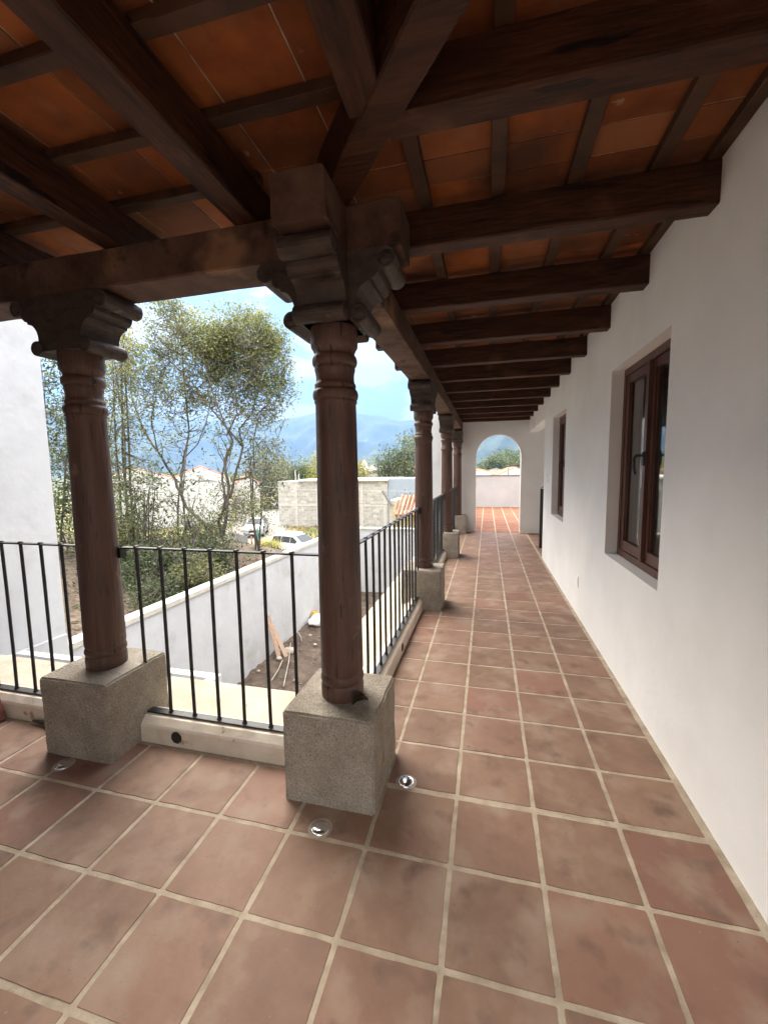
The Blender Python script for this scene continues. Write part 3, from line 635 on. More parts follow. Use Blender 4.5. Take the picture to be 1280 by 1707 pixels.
# road, laid 5 cm above the grass
rp = [(-12.5, 16.5), (-15.5, 22), (-18.6, 28), (-22.5, 35.5), (-26.5, 44), (-31, 56), (-36, 70), (-41, 86)]
mb = MB(); vs_ = []
for i, (x, y) in enumerate(rp):
    a = Vector(rp[max(i-1, 0)]); b = Vector(rp[min(i+1, len(rp)-1)]); d = (b-a).normalized(); n = Vector((-d.y, d.x))
    for k in range(-4, 5):
        q = Vector((x, y))+n*(k*.8); vs_.append((q.x, q.y, max(G(q.x, q.y), -4.78)+.14))
mb.add(vs_, [(i*9+k, i*9+k+1, (i+1)*9+k+1, (i+1)*9+k) for i in range(len(rp)-1) for k in range(8)], 0, True)
struct(mb.build('road', m_road))

# mountains ---------------------------------------------------------
def ridge(name, az, dist, base, depth, seed, rough):
    # az: list of (tan azimuth x/y, height / distance)
    mb = MB(); n = 220; m_n = 44; vs_ = []
    for i in range(n):
        t = i/(n-1)*(len(az)-1); k = min(int(t), len(az)-2); f = t-k; f = f*f*(3-2*f)
        a = az[k][0]*(1-(t-k))+az[k+1][0]*(t-k); h = (az[k][1]*(1-f)+az[k+1][1]*f)*dist
        u = Vector((a, 1)).normalized()
        for j in range(m_n):
            s_ = j/(m_n-1); r_ = dist-depth*(1-s_)
            p = u*r_; q = Vector((p.x*.004, p.y*.004, seed))
            nn = noise.fractal(q, .9, 2.1, 6); spur = abs(noise.noise(Vector((a*14+seed, s_*2.0+nn*.2, seed))))
            z = -5+(h+5)*(s_**1.25)+h*rough*(nn*.5-spur*.9)*min(1, (1-s_)*4+.12)*min(1, s_*4)
            vs_.append((p.x, p.y, z))
        vs_.append((u.x*(dist+depth*.6), u.y*(dist+depth*.6), -5))
    M_ = m_n+1
    mb.add(vs_, [(i*M_+j, (i+1)*M_+j, (i+1)*M_+j+1, i*M_+j+1) for i in range(n-1) for j in range(M_-1)], 0, True)
    return struct(mb.build(name, m_mount, fixn=False))
ridge('mountain', [(-2.6, .13), (-1.5, .12), (-1.0, .125), (-.75, .115), (-.60, .112), (-.50, .125), (-.42, .138), (-.33, .139), (-.26, .132), (-.21, .120), (-.17, .122), (-.08, .16), (.02, .19), (.12, .17), (.4, .20), (.9, .15)], 3000, -5, 1300, 2.3, .30)
ridge('foothill', [(-.30, .000), (-.25, .018), (-.20, .045), (-.15, .066), (-.08, .085), (-.02, .105), (.05, .135), (.15, .15), (.4, .12), (.8, .10)], 1500, -5, 500, 7.7, .35)

# ------------------------------------------------------------------ buildings outside
def gable_house(name, c, wd, dp, eave, apex, zg, yaw, label, wallm=m_plaster_out, roofm=m_roof, ridge_along='y', windows=(), cat='house'):
    r = thing(name, label, cat, (c[0], c[1], zg)); r.rotation_euler = (0, 0, yaw)
    hw, hd = wd/2, dp/2; e, a = eave-zg, apex-zg
    m_ = MB(); m_.prism([(-hw, 0), (-hw, e), (0, a), (hw, e), (hw, 0)], -hd, hd, lambda u, v, t: (u, t, v)); m_.build('wall', wallm, r)
    rf = MB(); 
    for s_ in (-1, 1):
        d = Vector((s_*hw, 0, e-a)); L_ = d.length; d.normalize(); n = Vector((-d.z*s_, 0, abs(d.x))) if s_ > 0 else Vector((d.z, 0, abs(d.x)))
        n = Vector((s_*(a-e), 0, hw)).normalized(); K = max(4, int(dp/.28))
        for k in range(K):
            y = -hd+.06+(dp-.12)*(k+.5)/K
            p0 = Vector((0, y, a))+n*.03; p1 = p0+d*(L_-.02)
            rf.tube([p0, p1], dp/K*.47, 6)
    rf.build('roof', roofm, r)
    for (x, z, w_, h_) in windows:
        q = MB().box(x-w_/2, x+w_/2, -hd-.03, -hd+.02, z, z+h_); q.build('window', m_glassd, r)
    return r
zg = -4.7
p = at(336, 778, 40); gable_house('white_gable_house', (p.x-2.2, 42.4, 0), 6.4, 6.4, at(300, 799, 40).z, p.z, zg, radians(40), 'white gabled house behind the sparse tree, plain end wall facing the veranda')
p = at(232, 782, 36); gable_house('white_side_house', (p.x-2.4, 38.0, 0), 8.0, 6, at(200, 800, 36).z, p.z, zg, radians(44), 'white house with red tiled roof left of the plain gabled house')
p = at(408, 796, 44); gable_house('small_annex', (p.x-.8, 45.5, 0), 2.9, 3, p.z-.8, p.z+.2, zg, radians(38), 'small pale block annex right of the gabled house', m_block)
# block wall building
def block_wall(x0, x1, y, z0, z1, label):
    r = thing('block_building', label, 'building', (x0, y, z0)); P = Part(r)
    m_ = MB(); bwid, bh = .62, .30; j = 0; z = z0
    while z < z1-.01:
        x = x0-(bwid/2 if j % 2 else 0)
        while x < x1:
            a, b = max(x, x0)+.03, min(x+bwid, x1)-.03
            if b-a > .05: m_.box(a, b, y-.02, y+.05, z+.03, min(z+bh, z1)-.03, 0)
            x += bwid
        z += bh; j += 1
    P.add(m_, 'block_courses', m_block)
    m_ = MB(); m_.box(x0, x1, y, y+9, z0, z1)
    P.add(m_, 'wall', m_joint)
    for X in fr(x0+2.2, x1-.3, 4):
        m_ = MB().box(X-.15, X+.15, y-.06, y-.021, z0, z1-.3); P.add(m_, 'pillar', m_joint)
    m_ = MB().box(x0, x1, y-.05, y-.021, z0+2.4, z0+2.62); P.add(m_, 'tie_beam', m_joint)
    m_ = MB().box(x0+2.6, x1+.1, y-.35, y+9, z1+.001, z1+.20); P.add(m_, 'roof', m_white)
block_wall(-22.5, -9.75, 41, -4.8, .38, 'long grey concrete block building with white roof edge beyond the yard')
p0 = at(648, 800, 41); mb = MB(); mb.box(-9.70, -4.2, 41.1, 50, -4.8, .55)
tag(mb.build('blue_grey_building', m_bluewall), 'smooth blue-grey building wall right of the concrete block building', 'building')
# small tiled roof structure next to it
A_ = at(657, 840, 24); B_ = at(700, 840, 24)
r = thing('tiled_shed', 'small cream shed with red clay tile roof behind the yard wall', 'shed', (A_.x, 24, -4.7)); P = Part(r)
m_ = MB().box(A_.x+.1, A_.x+5, 24.3, 26.5, -4.7, -1.3); m_.box(A_.x-.35, A_.x+.06, 24.2, 26.6, -4.7, -.45); P.add(m_, 'wall', m_cream)
m_ = MB()
for k in range(18):
    x = A_.x+.22+k*.26; m_.tube([(x, 23.6, -1.35), (x, 24.9, -.62), (x, 25.6, -.25)], .10, 6)
P.add(m_, 'roof', m_roof)
m_ = MB().beam((A_.x-.75, 24.1, .15), (A_.x-.15, 24.1, -.75), .5, .10); P.add(m_, 'ridge_board', m_gateg)
# far houses
gable_house('far_house', (at(672, 776, 110).x, 112, 0), 9, 8, 2.0, 4.4, -4.7, .2, 'far cream house with pink roof between the trees right of the corner column', m_cream, m_roof, windows=((1.5, 4.6, 1.3, 1.3),))
gable_house('far_house', (at(560, 800, 140).x, 142, 0), 9, 8, 0, 1.5, -4.7, .1, 'far pale house low behind the block building', m_cream, m_roof)
p = at(606, 790, 130)
r = thing('white_church', 'small white tower with a long grey roof beyond the block building', 'church', (p.x, 131, -4.7)); P = Part(r)
m_ = MB().box(p.x-1.3, p.x+1.3, 130, 132, -4.7, 2.6); m_.lathe([(2.6, 1.2), (3.6, 1.0), (4.4, .5), (5.0, .08)], p.x, 131, 10); P.add(m_, 'tower', m_white)
m_ = MB().prism([(1.4, -4.7), (1.4, 1.2), (12, 1.2), (12, -4.7)], 130.5, 136, lambda u, v, t: (p.x+u, t, v)); P.add(m_, 'nave', m_block)
m_ = MB().prism([(130, 1.25), (133.3, 3.4), (136.5, 1.25)], p.x+1.45, p.x+12.5, lambda u, v, t: (t, u, v)); P.add(m_, 'roof', m_gateg)
# roofs beyond the terrace parapet, through the arch
hs = [(800, 60, 'far white house with an orange roof left in the archway view'), (822, 85, 'far house with a low grey roof in the middle of the archway view'), (850, 52, 'white house with a red tile roof right in the archway view')]
for k, (px, Y, nm) in enumerate(hs):
    q = at(px, 786, Y)
    gable_house('far_house', (q.x+(-.5, .5, .4)[k], Y+3, 0), (4.6, 7, 4.6)[k], 6, q.z-.5, q.z+(.25, .5, .45)[k], -4.7, (.2, -.1, .1)[k], nm, m_white if k != 1 else m_block, (m_orange, m_gateg, m_roof)[k])
q = at(858, 780, 48); r = thing('roof_frame', 'thin dark metal canopy frame on the rooftop in the archway view', 'frame', (q.x, 48, q.z-1)); P = Part(r)
m_ = MB().tube([(q.x-.7, 48, q.z-1), (q.x-.7, 48, q.z+.15), (q.x+.9, 48, q.z+.5)], .05, 5); m_.tube([(q.x+.9, 48, q.z+.5), (q.x+.9, 48, q.z-1)], .05, 5); P.add(m_, 'bars', m_iron)
# orange tiled canopy beyond the wall
m_ = MB(); c = at(388, 936, 13.0)
for k in range(7):
    o_ = Vector((.62, .28, 0))*(k*.22); m_.tube([c+o_+Vector((-.62, -.1, .36)), c+o_+Vector((.0, -.75, -.40))], .115, 6)
rt_ = thing('orange_canopy', 'small bright orange tiled canopy just beyond the boundary wall under the tree', 'canopy', (c.x, c.y, G(c.x, c.y))); Part(rt_).add(m_, 'roof', m_orange)
m_ = MB()
for o_ in (Vector((-.1, -.1, 0)), Vector((.9, .3, 0))): m_.tube([c+o_+Vector((0, 0, -.05)), Vector((c.x+o_.x, c.y+o_.y, G(c.x+o_.x, c.y+o_.y)-.1))], .05, 6)
Part(rt_).add(m_, 'post', m_bark)
# gate
g0 = at(384, 917, 30.0); g1 = at(414, 921, 27.5)
r = thing('metal_gate', 'dark grey barred metal gate beside the road beyond the tree', 'gate', (g0.x, g0.y, g0.z)); P = Part(r)
d = (g1-g0); d.z = 0
P.add(MB().obox(g0+d*.72+Vector((0, 0, .85)), d*.28, (0, .02, 0), (0, 0, .85)), 'panel', m_gateg)
m_ = MB()
for k in range(12): q = g0+d*(k/22); m_.tube([q, q+Vector((0, 0, 1.7))], .022, 4)
m_.tube([g0+Vector((0, 0, 1.7)), g1+Vector((0, 0, 1.75))], .03, 4); m_.tube([g0+Vector((0, 0, .15)), g1+Vector((0, 0, .15))], .03, 4)
P.add(m_, 'bars', m_iron)
q = at(430, 904, 27); tag(MB().tube([q, q+Vector((0, 0, 1.15))], .06, 8).build('green_post', m_green), 'short green post on the grass beside the silver car', 'post')
q = at(420, 915, 26); tag(MB().tube([q, q+Vector((0, 0, .95))], .06, 8).build('red_post', m_roof), 'short red and white post by the gate', 'post')
# wires
for (pts, nm) in (([(380, 806, 36), (500, 816, 36), (690, 819, 36), (900, 800, 36)], 'thin white cable crossing in front of the block building, upper one'), ([(560, 838, 34), (640, 841, 34), (690, 838, 34), (900, 820, 34)], 'thin dark cable crossing in front of the block building, lower one')):
    tag(MB().tube([at(*q) for q in pts], .022, 4).build('power_cable', m_joint if 'white' in nm else m_gateg), nm, 'cable', 'overhead cables')
for (px, t, nm) in ((492, 783, 'slim white pole above the block building, left one'), (498, 790, 'slim white pole above the block building, right one')):
    a = at(px, t, 60); tag(MB().tube([a, (a.x, a.y, -4.8)], .07, 6).build('utility_pole', m_white), nm, 'pole', 'slim white poles')

# ------------------------------------------------------------------ cars
def car(loc, yaw, paint, label, suv=True):
    r = thing('parked_car', label, 'car', loc, 'cars parked by the road'); r.rotation_euler = (0, 0, yaw)
    Lc, Wc = 4.5, 1.78
    side = [(-2.25, .42), (-2.22, .85), (-2.05, 1.02), (-1.95, 1.08), (-1.70, 1.50), (-1.45, 1.62), (-.2, 1.66), (.45, 1.60), (1.15, 1.12), (1.9, .98), (2.18, .82), (2.25, .45), (2.1, .28), (1.85, .28), (1.8, .45), (1.62, .62), (1.38, .68), (1.12, .6), (.96, .42), (.9, .26), (-.9, .26), (-.96, .42), (-1.12, .6), (-1.38, .68), (-1.62, .6), (-1.8, .42), (-1.86, .28), (-2.1, .28)]
    def wd(z): return Wc/2 if z < .95 else Wc/2-(z-.95)*.32
    bm = bmesh.new(); n = len(side); ring = []
    vv = [(x, -wd(z), z) for x, z in side]+[(x, wd(z), z) for x, z in side]
    V_ = [bm.verts.new(p) for p in vv]
    f1 = bm.faces.new(V_[:n]); f2 = bm.faces.new(V_[n:][::-1])
    for i in range(n): bm.faces.new([V_[i], V_[n+i], V_[n+(i+1) % n], V_[(i+1) % n]])
    bmesh.ops.recalc_face_normals(bm, faces=bm.faces)
    bmesh.ops.bevel(bm, geom=[e for e in bm.edges if len(e.link_faces) == 2 and (f1 in e.link_faces or f2 in e.link_faces)], offset=.06, segments=3, affect='EDGES')
    me = bpy.data.meshes.new('body'); bm.to_mesh(me); bm.free(); me.materials.append(paint)
    b = bpy.data.objects.new('body', me); C.link(b); b.parent = r
    for s_ in (-1, 1):
        for (poly) in ([(-1.62, 1.12), (-1.50, 1.48), (-.75, 1.53), (-.75, 1.10)], [(-.70, 1.10), (-.70, 1.53), (.10, 1.52), (.10, 1.08)], [(.15, 1.08), (.15, 1.51), (.38, 1.48), (.95, 1.10), (.90, 1.06)]):
            m_ = MB(); m_.add([(x, s_*(wd(z)+.012), z) for x, z in poly], [tuple(range(len(poly)))]); m_.build('side_window', m_glassd, r)
        for x in (-1.38, 1.38):
            m_ = MB(); K = 20
            ringp = lambda rr, y: [(x+rr*cos(2*pi*k/K), y, .32+rr*sin(2*pi*k/K)) for k in range(K)]
            y0, y1 = s_*.70, s_*.90
            a, b2, c2 = ringp(.32, y0), ringp(.32, y1), ringp(.21, y1+s_*.004)
            m_.add(a+b2, [(k, (k+1) % K, K+(k+1) % K, K+k) for k in range(K)]+[tuple(range(K))]); m_.add(b2, [tuple(range(K))])
            wh = m_.build('wheel', m_tyre, r); m2 = MB(); m2.add(c2, [tuple(range(K))]); m2.build('rim', m_chrome, wh)
        m_ = MB().box(2.12, 2.262, s_*.55-.2, s_*.55+.2, .70, .84); m_.build('headlight', m_lens, r)
        m_ = MB().box(-2.262, -2.15, s_*.68-.13, s_*.68+.13, .80, 1.0); m_.build('tail_light', m_roof, r)
        m_ = MB().box(.80, .98, s_*.90-.10, s_*.90+.10, 1.02, 1.16); m_.build('mirror', paint, r)
    m_ = MB(); m_.add([(.52, -.60, 1.57), (.52, .60, 1.57), (1.13, .70, 1.15), (1.13, -.70, 1.15)], [(0, 1, 2, 3)]); m_.v = [(x+.02, y, z+.02) for x, y, z in m_.v]; m_.build('windscreen', m_glassd, r)
    m_ = MB(); m_.add([(-1.98, -.68, 1.12), (-1.98, .68, 1.12), (-1.73, .6, 1.46), (-1.73, -.6, 1.46)], [(0, 1, 2, 3)]); m_.v = [(x-.015, y, z+.01) for x, y, z in m_.v]; m_.build('rear_window', m_glassd, r)
    m_ = MB().box(2.2, 2.266, -.34, .34, .50, .68); m_.build('grille', m_dark, r)
    m_ = MB().box(2.262, 2.275, -.22, .22, .40, .49); m_.build('number_plate', m_white, r)
    for s_ in (-1, 1): MB().tube([(-1.4, s_*.58, 1.66), (-1.3, s_*.58, 1.71), (.1, s_*.58, 1.71), (.25, s_*.58, 1.65)], .02, 5).build('roof_rail', m_chrome, r)
p = at(428, 886, 34); car((p.x, 34, G(p.x, 34)+.13), radians(-68), m_cars, 'silver car facing the viewer on the road beyond the boundary wall')
p = at(492, 889, 27.2); car((p.x, 27.2, p.z-1.68), radians(-12), m_carw, 'white estate car parked side-on behind the boundary wall, lower half hidden')

# ------------------------------------------------------------------ vegetation
def leaf_tris(c, size, rnd_, out, droop=.2):
    a = rnd_.uniform(0, 2*pi); e = rnd_.gauss(-droop, .6); d = Vector((cos(a)*cos(e), sin(a)*cos(e), sin(e)))
    s_ = d.cross(Vector((rnd_.gauss(0, .5), rnd_.gauss(0, .5), 1))).normalized(); w_ = size*rnd_.uniform(.17, .27)
    out.append((c, c+d*size*.5+s_*w_, c+d*size, c+d*size*.5-s_*w_))
def leaves_mesh(quads, rnd_):
    mb = MB(); v = []; f = []; r = []
    for q in quads:
        b = len(v); v += [tuple(p) for p in q]; f.append((b, b+1, b+2, b+3)); r.append(rnd_.random())
    mb.v = v; mb.f = f; mb.r = r; mb.m = [0]*len(f); mb.sm = [False]*len(f); return mb
def tree(name, label, cat, base, limbs, blobs, leaf, lm, seed, twigs=5, group=None, droop=.2, side=.5, reach=.75):
    """limbs: list of (points, r0, r1); blobs: list of (centre, radii xyz, number of sprays, leaves per spray)"""
    R = random.Random(seed); r = thing(name, label, cat, base, group); P = Part(r)
    tk = MB(); nodes = []
    for pts, r0, r1 in limbs:
        sm = []; n = len(pts)
        for i in range(n-1):
            for k in range(4):
                t = k/4; q = pts[i]*(1-t)+pts[i+1]*t; q = q+Vector([R.gauss(0, 1) for _ in range(3)])*(r0*.18 if 0 < i+k else 0); sm.append(q)
        sm.append(pts[-1]); m_ = len(sm)
        tk.tube(sm, [r0+(r1-r0)*i/(m_-1) for i in range(m_)], 7 if r0 > .04 else 5)
        nodes += [(q, r0+(r1-r0)*i/(m_-1)) for i, q in enumerate(sm) if i > m_*.25]
    quads = []
    for (q, rr) in list(nodes):
        if rr > .045 or R.random() > side: continue
        p_ = q; d = Vector((R.gauss(0, .6), R.gauss(0, .6), R.uniform(.2, 1))).normalized(); pts = [p_]
        for _ in range(4):
            d = (d+Vector((R.gauss(0, .25), R.gauss(0, .25), .12))).normalized(); p_ = p_+d*R.uniform(.12, .30); pts.append(p_)
        r_ = min(rr*.55, .012); tk.tube(pts, [r_, r_*.8, r_*.6, r_*.4, .003], 4, cap=False)
        nodes += [(z_, .006) for z_ in pts[1:]]
        for z_ in pts[2:]:
            for _ in range(2): leaf_tris(z_+Vector((R.gauss(0, .05), R.gauss(0, .05), R.gauss(0, .05))), leaf*R.uniform(.6, 1.2), R, quads, droop)
    for (c, rad, ns, nl) in blobs:
        for _ in range(ns):
            while True:
                u = Vector([R.uniform(-1, 1) for _ in range(3)])
                if u.length < 1 and R.random() < .35+.65*u.length: break
            q = Vector((c.x+u.x*rad[0], c.y+u.y*rad[1], c.z+u.z*rad[2]))
            # twig from nearest limb point
            if nodes and R.random() < twigs/10:
                nn = min(nodes, key=lambda t: (t[0]-q).length_squared+R.random()*.3)
                dvec = q-nn[0]
                if dvec.length < reach:
                    mid = nn[0]+dvec*.5+Vector((R.gauss(0, .08), R.gauss(0, .08), -.06*dvec.length)); tk.tube([nn[0], mid, q], [min(nn[1]*.6, .016), .009, .004], 4, cap=False)
            sp = leaf*R.uniform(.8, 1.9)
            for _ in range(nl):
                leaf_tris(q+Vector((R.gauss(0, sp), R.gauss(0, sp), R.gauss(0, sp))), leaf*R.uniform(.6, 1.25), R, quads, droop)
    if limbs: P.add(tk, 'trunk', m_bark)
    P.add(leaves_mesh(quads, R), 'crown', lm)
    return r
S = 62.0
def A3(px, py, Y=8.6): return at(px, py, Y)
R0 = random.Random(5)
# the sparse tree in the middle
def jl(pts, Y0, dY): return [A3(x, y, Y0+dY*i/(len(pts)-1)) for i, (x, y) in enumerate(pts)]
lim = [
 (jl([(366, 960), (362, 915), (352, 885), (310, 845), (292, 800), (262, 750), (238, 715), (222, 670), (214, 600)], 8.4, .9), .060, .018),
 (jl([(303, 830), (302, 790), (306, 765), (316, 720), (308, 650), (304, 590), (302, 530), (300, 500)], 8.5, .5), .034, .010),
 (jl([(366, 960), (372, 900), (378, 850), (382, 810), (374, 770), (388, 735), (372, 700), (352, 650), (340, 600)], 8.4, -.6), .055, .010),
 (jl([(384, 830), (392, 790), (405, 745), (398, 715), (420, 690), (432, 640), (428, 600)], 8.3, .8), .036, .009),
 (jl([(392, 800), (415, 795), (424, 775), (422, 735), (430, 700), (452, 650), (460, 610)], 8.4, 1.2), .030, .008),
 (jl([(405, 745), (380, 715), (360, 690), (330, 660), (300, 620), (270, 580)], 8.5, -.9), .028, .008),
 (jl([(430, 705), (450, 700), (468, 685), (486, 672)], 9.2, .4), .014, .004),
 (jl([(378, 725), (395, 690), (392, 650), (400, 600)], 8.0, -.4), .024, .008),
 (jl([(262, 750), (252, 700), (262, 650), (282, 600)], 8.8, -.4), .024, .007),
 (jl([(306, 765), (330, 740), (345, 700), (350, 670)], 8.6, -.4), .018, .006),
 (jl([(372, 900), (365, 870), (376, 840), (370, 790), (384, 750)], 8.3, .1), .05, .02)]
B = []
def blob(px, py, wx, wz, n, nl, Y=8.6, dpth=.9): B.append((A3(px, py, Y), (wx/S, dpth, wz/S), n, nl))
for (px, py, wx, wz, n) in ((352, 575, 34, 26, 120), (385, 585, 40, 42, 240), (420, 570, 42, 48, 250), (450, 600, 28, 55, 170), (400, 630, 45, 26, 130), (350, 605, 26, 34, 110), (455, 650, 20, 30, 50), (360, 540, 20, 16, 26), (400, 530, 40, 12, 36), (445, 545, 22, 16, 40), (335, 650, 30, 30, 60), (385, 665, 34, 22, 60), (440, 690, 30, 22, 44), (330, 560, 22, 30, 60), (468, 640, 14, 40, 26)):
    blob(px, py, wx, wz, int(n*1.15), 17)
for (px, py, wx, wz, n) in ((290, 560, 38, 55, 110), (290, 520, 26, 24, 60), (262, 600, 34, 60, 95), (300, 650, 44, 50, 70), (330, 690, 40, 40, 30), (280, 720, 36, 34, 26), (240, 640, 22, 60, 70), (410, 690, 50, 30, 40), (400, 740, 40, 30, 22), (375, 830, 20, 26, 22), (395, 850, 30, 24, 30), (330, 810, 24, 18, 7), (420, 850, 26, 26, 24), (440, 740, 26, 18, 16), (455, 775, 18, 20, 18), (360, 880, 24, 26, 30)):
    blob(px, py, wx, wz, int(n*1.5), 13)
tree('sparse_tree', 'tall sparse tree with forked bare trunks and light green crown between the front columns', 'tree', (lim[0][0][0].x, lim[0][0][0].y, G(lim[0][0][0].x, 8.4)), lim, B, .085, m_leaf, 21, twigs=8)
# yellow-green spray near the left capital and trees behind the left column
def bush_tree(px, Y, top, bot, wpx, n, nl, leaf, lm, seed, nm, label, cat='tree', trunks=3, base_py=None, group=None, depth=1.0, tw=5):
    sc = FPX/(at(px, 800, Y)-CAM).dot(FW); b = at(px, bot, Y); zb = G(b.x, Y); R = random.Random(seed)
    lim = []; 
    for k in range(trunks):
        x0 = px+R.uniform(-.3, .3)*wpx; x1 = px+R.uniform(-.7, .7)*wpx
        p0 = at(x0, bot, Y); p0.z = min(p0.z, zb); p1 = at((x0+x1)/2+R.uniform(-8, 8), (top+bot)/2, Y+R.uniform(-.3, .3)); p2 = at(x1, top+.12*(bot-top), Y+R.uniform(-.6, .6))
        lim.append(([p0, p0*.5+p1*.5+Vector((R.gauss(0, .08), R.gauss(0, .08), 0)), p1, p1*.5+p2*.5, p2], (.034 if trunks < 5 else .022)*(1 if Y < 15 else 2.5), .01))
    bl_ = []; NB = 12; tot = bot-top
    for k in range(NB):
        t = (k+.5)/NB; y = top+tot*t; w_ = wpx*(.55+.45*sin(pi*min(1, t+.15)))
        bl_.append((at(px+R.uniform(-.25, .25)*wpx, y, Y+R.uniform(-.4, .4)), (w_/sc*R.uniform(.8, 1.1), depth, tot/NB/sc*R.uniform(.9, 1.5)), n//NB, nl))
    return tree(nm, label, cat, (b.x, Y, zb), lim, bl_, leaf, lm, seed, twigs=tw, group=group, side=.35 if Y < 15 else 0)
bush_tree(212, 7.4, 560, 900, 44, 420, 13, .085, m_leaf, 31, 'leafy_tree', 'slender leafy tree just right of the left column, brownish green', trunks=2)
bush_tree(95, 6.4, 600, 1010, 52, 700, 14, .095, m_leafd, 32, 'dark_tree', 'dark dense tree between the tall white house and the left column', trunks=4)
bush_tree(150, 8.5, 560, 980, 70, 620, 13, .10, m_leafd, 36, 'dark_tree', 'dark tree largely hidden behind the left column', trunks=4)
bush_tree(200, 7.9, 545, 640, 20, 120, 14, .08, m_leafy, 33, 'yellow_shrub_tree', 'yellow-green leafy tip showing under the left capital', trunks=2)
bush_tree(235, 6.6, 790, 1010, 38, 190, 11, .10, m_leafd, 34, 'broadleaf_shrub', 'open broad-leaved shrub in front of the white side house', 'shrub', trunks=6)
bush_tree(300, 7.6, 720, 930, 22, 40, 8, .12, m_leafd, 40, 'thin_sapling', 'thin sapling with large leaves in front of the white gable', 'sapling', trunks=2)
bush_tree(335, 7.2, 885, 1010, 48, 400, 14, .085, m_leafd, 35, 'green_shrub', 'bushy green shrub at the foot of the sparse tree above the boundary wall', 'shrub', trunks=7)
bush_tree(265, 6.4, 905, 1030, 60, 460, 14, .085, m_leafd, 37, 'green_shrub', 'low green shrub above the boundary wall, left of the sparse tree', 'shrub', trunks=7)
bush_tree(318, 7.0, 852, 900, 20, 90, 12, .06, m_leaf, 38, 'fern_like_shrub', 'fresh green feathery shrub top in front of the white gable', 'shrub', trunks=3)
bush_tree(215, 5.9, 965, 1040, 40, 200, 12, .08, m_leaf, 39, 'low_shrub', 'low light green shrub beside the left column above the wall', 'shrub', trunks=5)
bush_tree(432, 9.6, 740, 860, 40, 120, 9, .10, m_leafd, 41, 'drooping_branch_tree', 'small dark-leaved tree right of the sparse tree, in front of the annex', trunks=3)
bush_tree(446, 21.5, 903, 930, 30, 300, 14, .11, m_leafy, 42, 'yellow_bush', 'bright yellow-green bush beside the white car', 'shrub', trunks=5, depth=.8)
bush_tree(678, 27.5, 828, 846, 22, 110, 12, .14, m_leafb, 43, 'brown_bush', 'dry brownish bush over the tiled shed', 'shrub', trunks=4)
bush_tree(683, 60, 728, 806, 24, 260, 12, .45, m_leaff, 44, 'broadleaf_tree', 'dark green tree just left of the first corridor column', trunks=3, depth=2.5)
bush_tree(650, 62, 756, 806, 30, 320, 12, .45, m_leaff, 45, 'round_tree', 'rounded olive-green tree right of the corner column above the block building', trunks=3, depth=3)
bush_tree(604, 58, 770, 806, 14, 120, 12, .35, m_leafy, 46, 'light_green_tree', 'light green tree hugging the right edge of the corner column', trunks=2, depth=1.5)
bush_tree(505, 75, 775, 806, 34, 380, 12, .5, m_leaff, 47, 'light_green_tree', 'broad light green tree above the block building left of the corner column', trunks=3, depth=3)
bush_tree(525, 55, 757, 830, 12, 100, 12, .30, m_leafy, 48, 'light_green_tree', 'slim yellow-green tree touching the left edge of the corner column', trunks=2, depth=1.2)
bush_tree(447, 60, 768, 850, 44, 520, 12, .45, m_leafb, 49, 'bare_looking_tree', 'greyish brown tree mass left of the block building', trunks=4, depth=3)
for k, (px, Y, t, wd_, lm, nm) in enumerate(((808, 260, 772, 20, m_leaff, 'dark far tree at the left of the archway view'), (826, 150, 764, 20, m_leaff, 'light green tree in the middle of the archway view'), (852, 170, 756, 24, m_leaff, 'tall green tree at the right of the archway view'), (864, 120, 770, 16, m_leaff, 'yellowish green tree at the far right of the archway view'), (842, 210, 752, 16, m_leaff, 'dark tree tops rising behind the others in the archway view'))):
    bush_tree(px, Y, t, 792, wd_, 260, 12, .9 if Y > 140 else .7, lm, 60+k, 'far_tree', nm, trunks=2, depth=5)
bush_tree(240, 5.6, 935, 1015, 46, 420, 14, .075, m_leafd, 50, 'dense_shrub', 'dense dark shrub against the boundary wall, just right of the left column', 'shrub', trunks=6, depth=.6)
bush_tree(300, 6.4, 915, 985, 50, 460, 14, .075, m_leafd, 51, 'dense_shrub', 'dense dark shrub against the boundary wall under the sparse tree trunk', 'shrub', trunks=6, depth=.6)
bush_tree(348, 7.2, 905, 960, 34, 320, 14, .075, m_leafd, 52, 'dense_shrub', 'dense shrub against the boundary wall beside the orange canopy', 'shrub', trunks=6, depth=.6)
bush_tree(212, 6.8, 850, 1000, 34, 300, 13, .09, m_leaf, 53, 'leafy_shrub', 'tall greyish green leafy shrub right of the left column', 'shrub', trunks=5)
bush_tree(160, 9.5, 640, 960, 60, 400, 14, .10, m_leaf, 54, 'leafy_tree', 'paler leafy tree mostly behind the left column', trunks=3)
bush_tree(262, 4.9, 975, 1022, 44, 300, 12, .07, m_leafd, 55, 'low_shrub', 'low dark shrub hugging the boundary wall just left of the first railing bars', 'shrub', trunks=6, depth=.5)
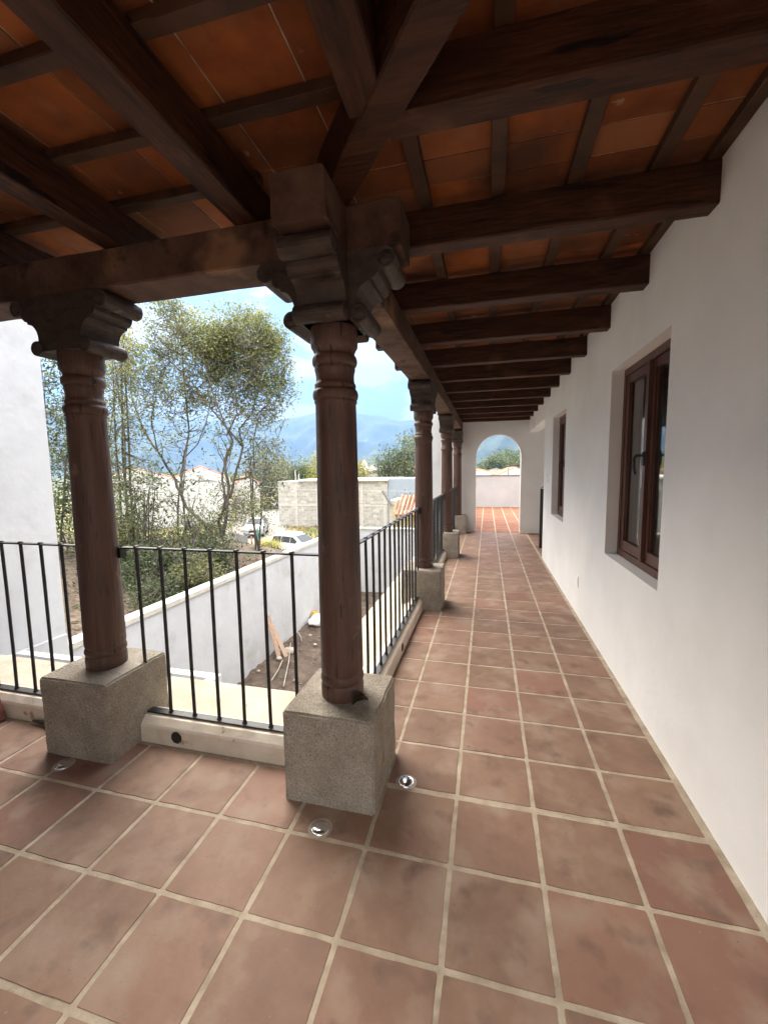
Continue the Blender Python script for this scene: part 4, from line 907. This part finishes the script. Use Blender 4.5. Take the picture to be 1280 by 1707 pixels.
bush_tree(325, 5.8, 940, 990, 40, 300, 12, .07, m_leaf, 56, 'low_shrub', 'low olive shrub hugging the boundary wall behind the middle railing bars', 'shrub', trunks=6, depth=.5)
# far woods
mb_q = []; R = random.Random(77)
for _ in range(9000):
    Y = R.uniform(120, 420); X = R.uniform(-.95, .12)*Y; s_ = R.uniform(.8, 2.2); h = (4.5+3.5*noise.noise(Vector((X*.02, Y*.02, 0))))*R.random()**.6
    leaf_tris(Vector((X, Y, -4.8+h)), s_*1.6, R, mb_q, 0)
struct(leaves_mesh(mb_q, R).build('far_wood', m_leaff, fixn=False), 'stuff')
# grass tufts and litter on the bank
mb_q = []
for _ in range(5000):
    x = R.uniform(-12, -4.7); y = R.uniform(2.0, 12); leaf_tris(Vector((x, y, G(x, y)+.02)), R.uniform(.05, .13), R, mb_q, 0)
struct(leaves_mesh(mb_q, R).build('leaf_litter', m_bank, fixn=False), 'stuff')
mb_q = []
for _ in range(9000):
    x = R.uniform(-26, -3); y = R.uniform(13, 42); z = G(x, y)
    a = R.uniform(0, pi); h = R.uniform(.08, .28); c = Vector((x, y, z)); s_ = Vector((cos(a), sin(a), 0))*.03
    mb_q.append((c-s_, c+s_, c+s_*.3+Vector((R.gauss(0, .05), 0, h)), c-s_*.3+Vector((0, R.gauss(0, .05), h))))
struct(leaves_mesh(mb_q, R).build('grass', m_grass, fixn=False), 'stuff')

# ------------------------------------------------------------------ haze
HAZE = True
if HAZE:
    mb = MB().box(-3400, 3400, -210, 4000, -30, 900); hz = mb.build('haze', []); hz['kind'] = 'stuff'
    hm = bpy.data.materials.new('haze'); hm.use_nodes = True; t = hm.node_tree; t.nodes.clear()
    o = N(t, 'ShaderNodeOutputMaterial'); v = N(t, 'ShaderNodeVolumePrincipled'); t.links.new(v.outputs[0], o.inputs['Volume'])
    v.inputs['Color'].default_value = (.25, .45, .85, 1); v.inputs['Density'].default_value = .00036; v.inputs['Anisotropy'].default_value = .3
    hz.data.materials.append(hm)
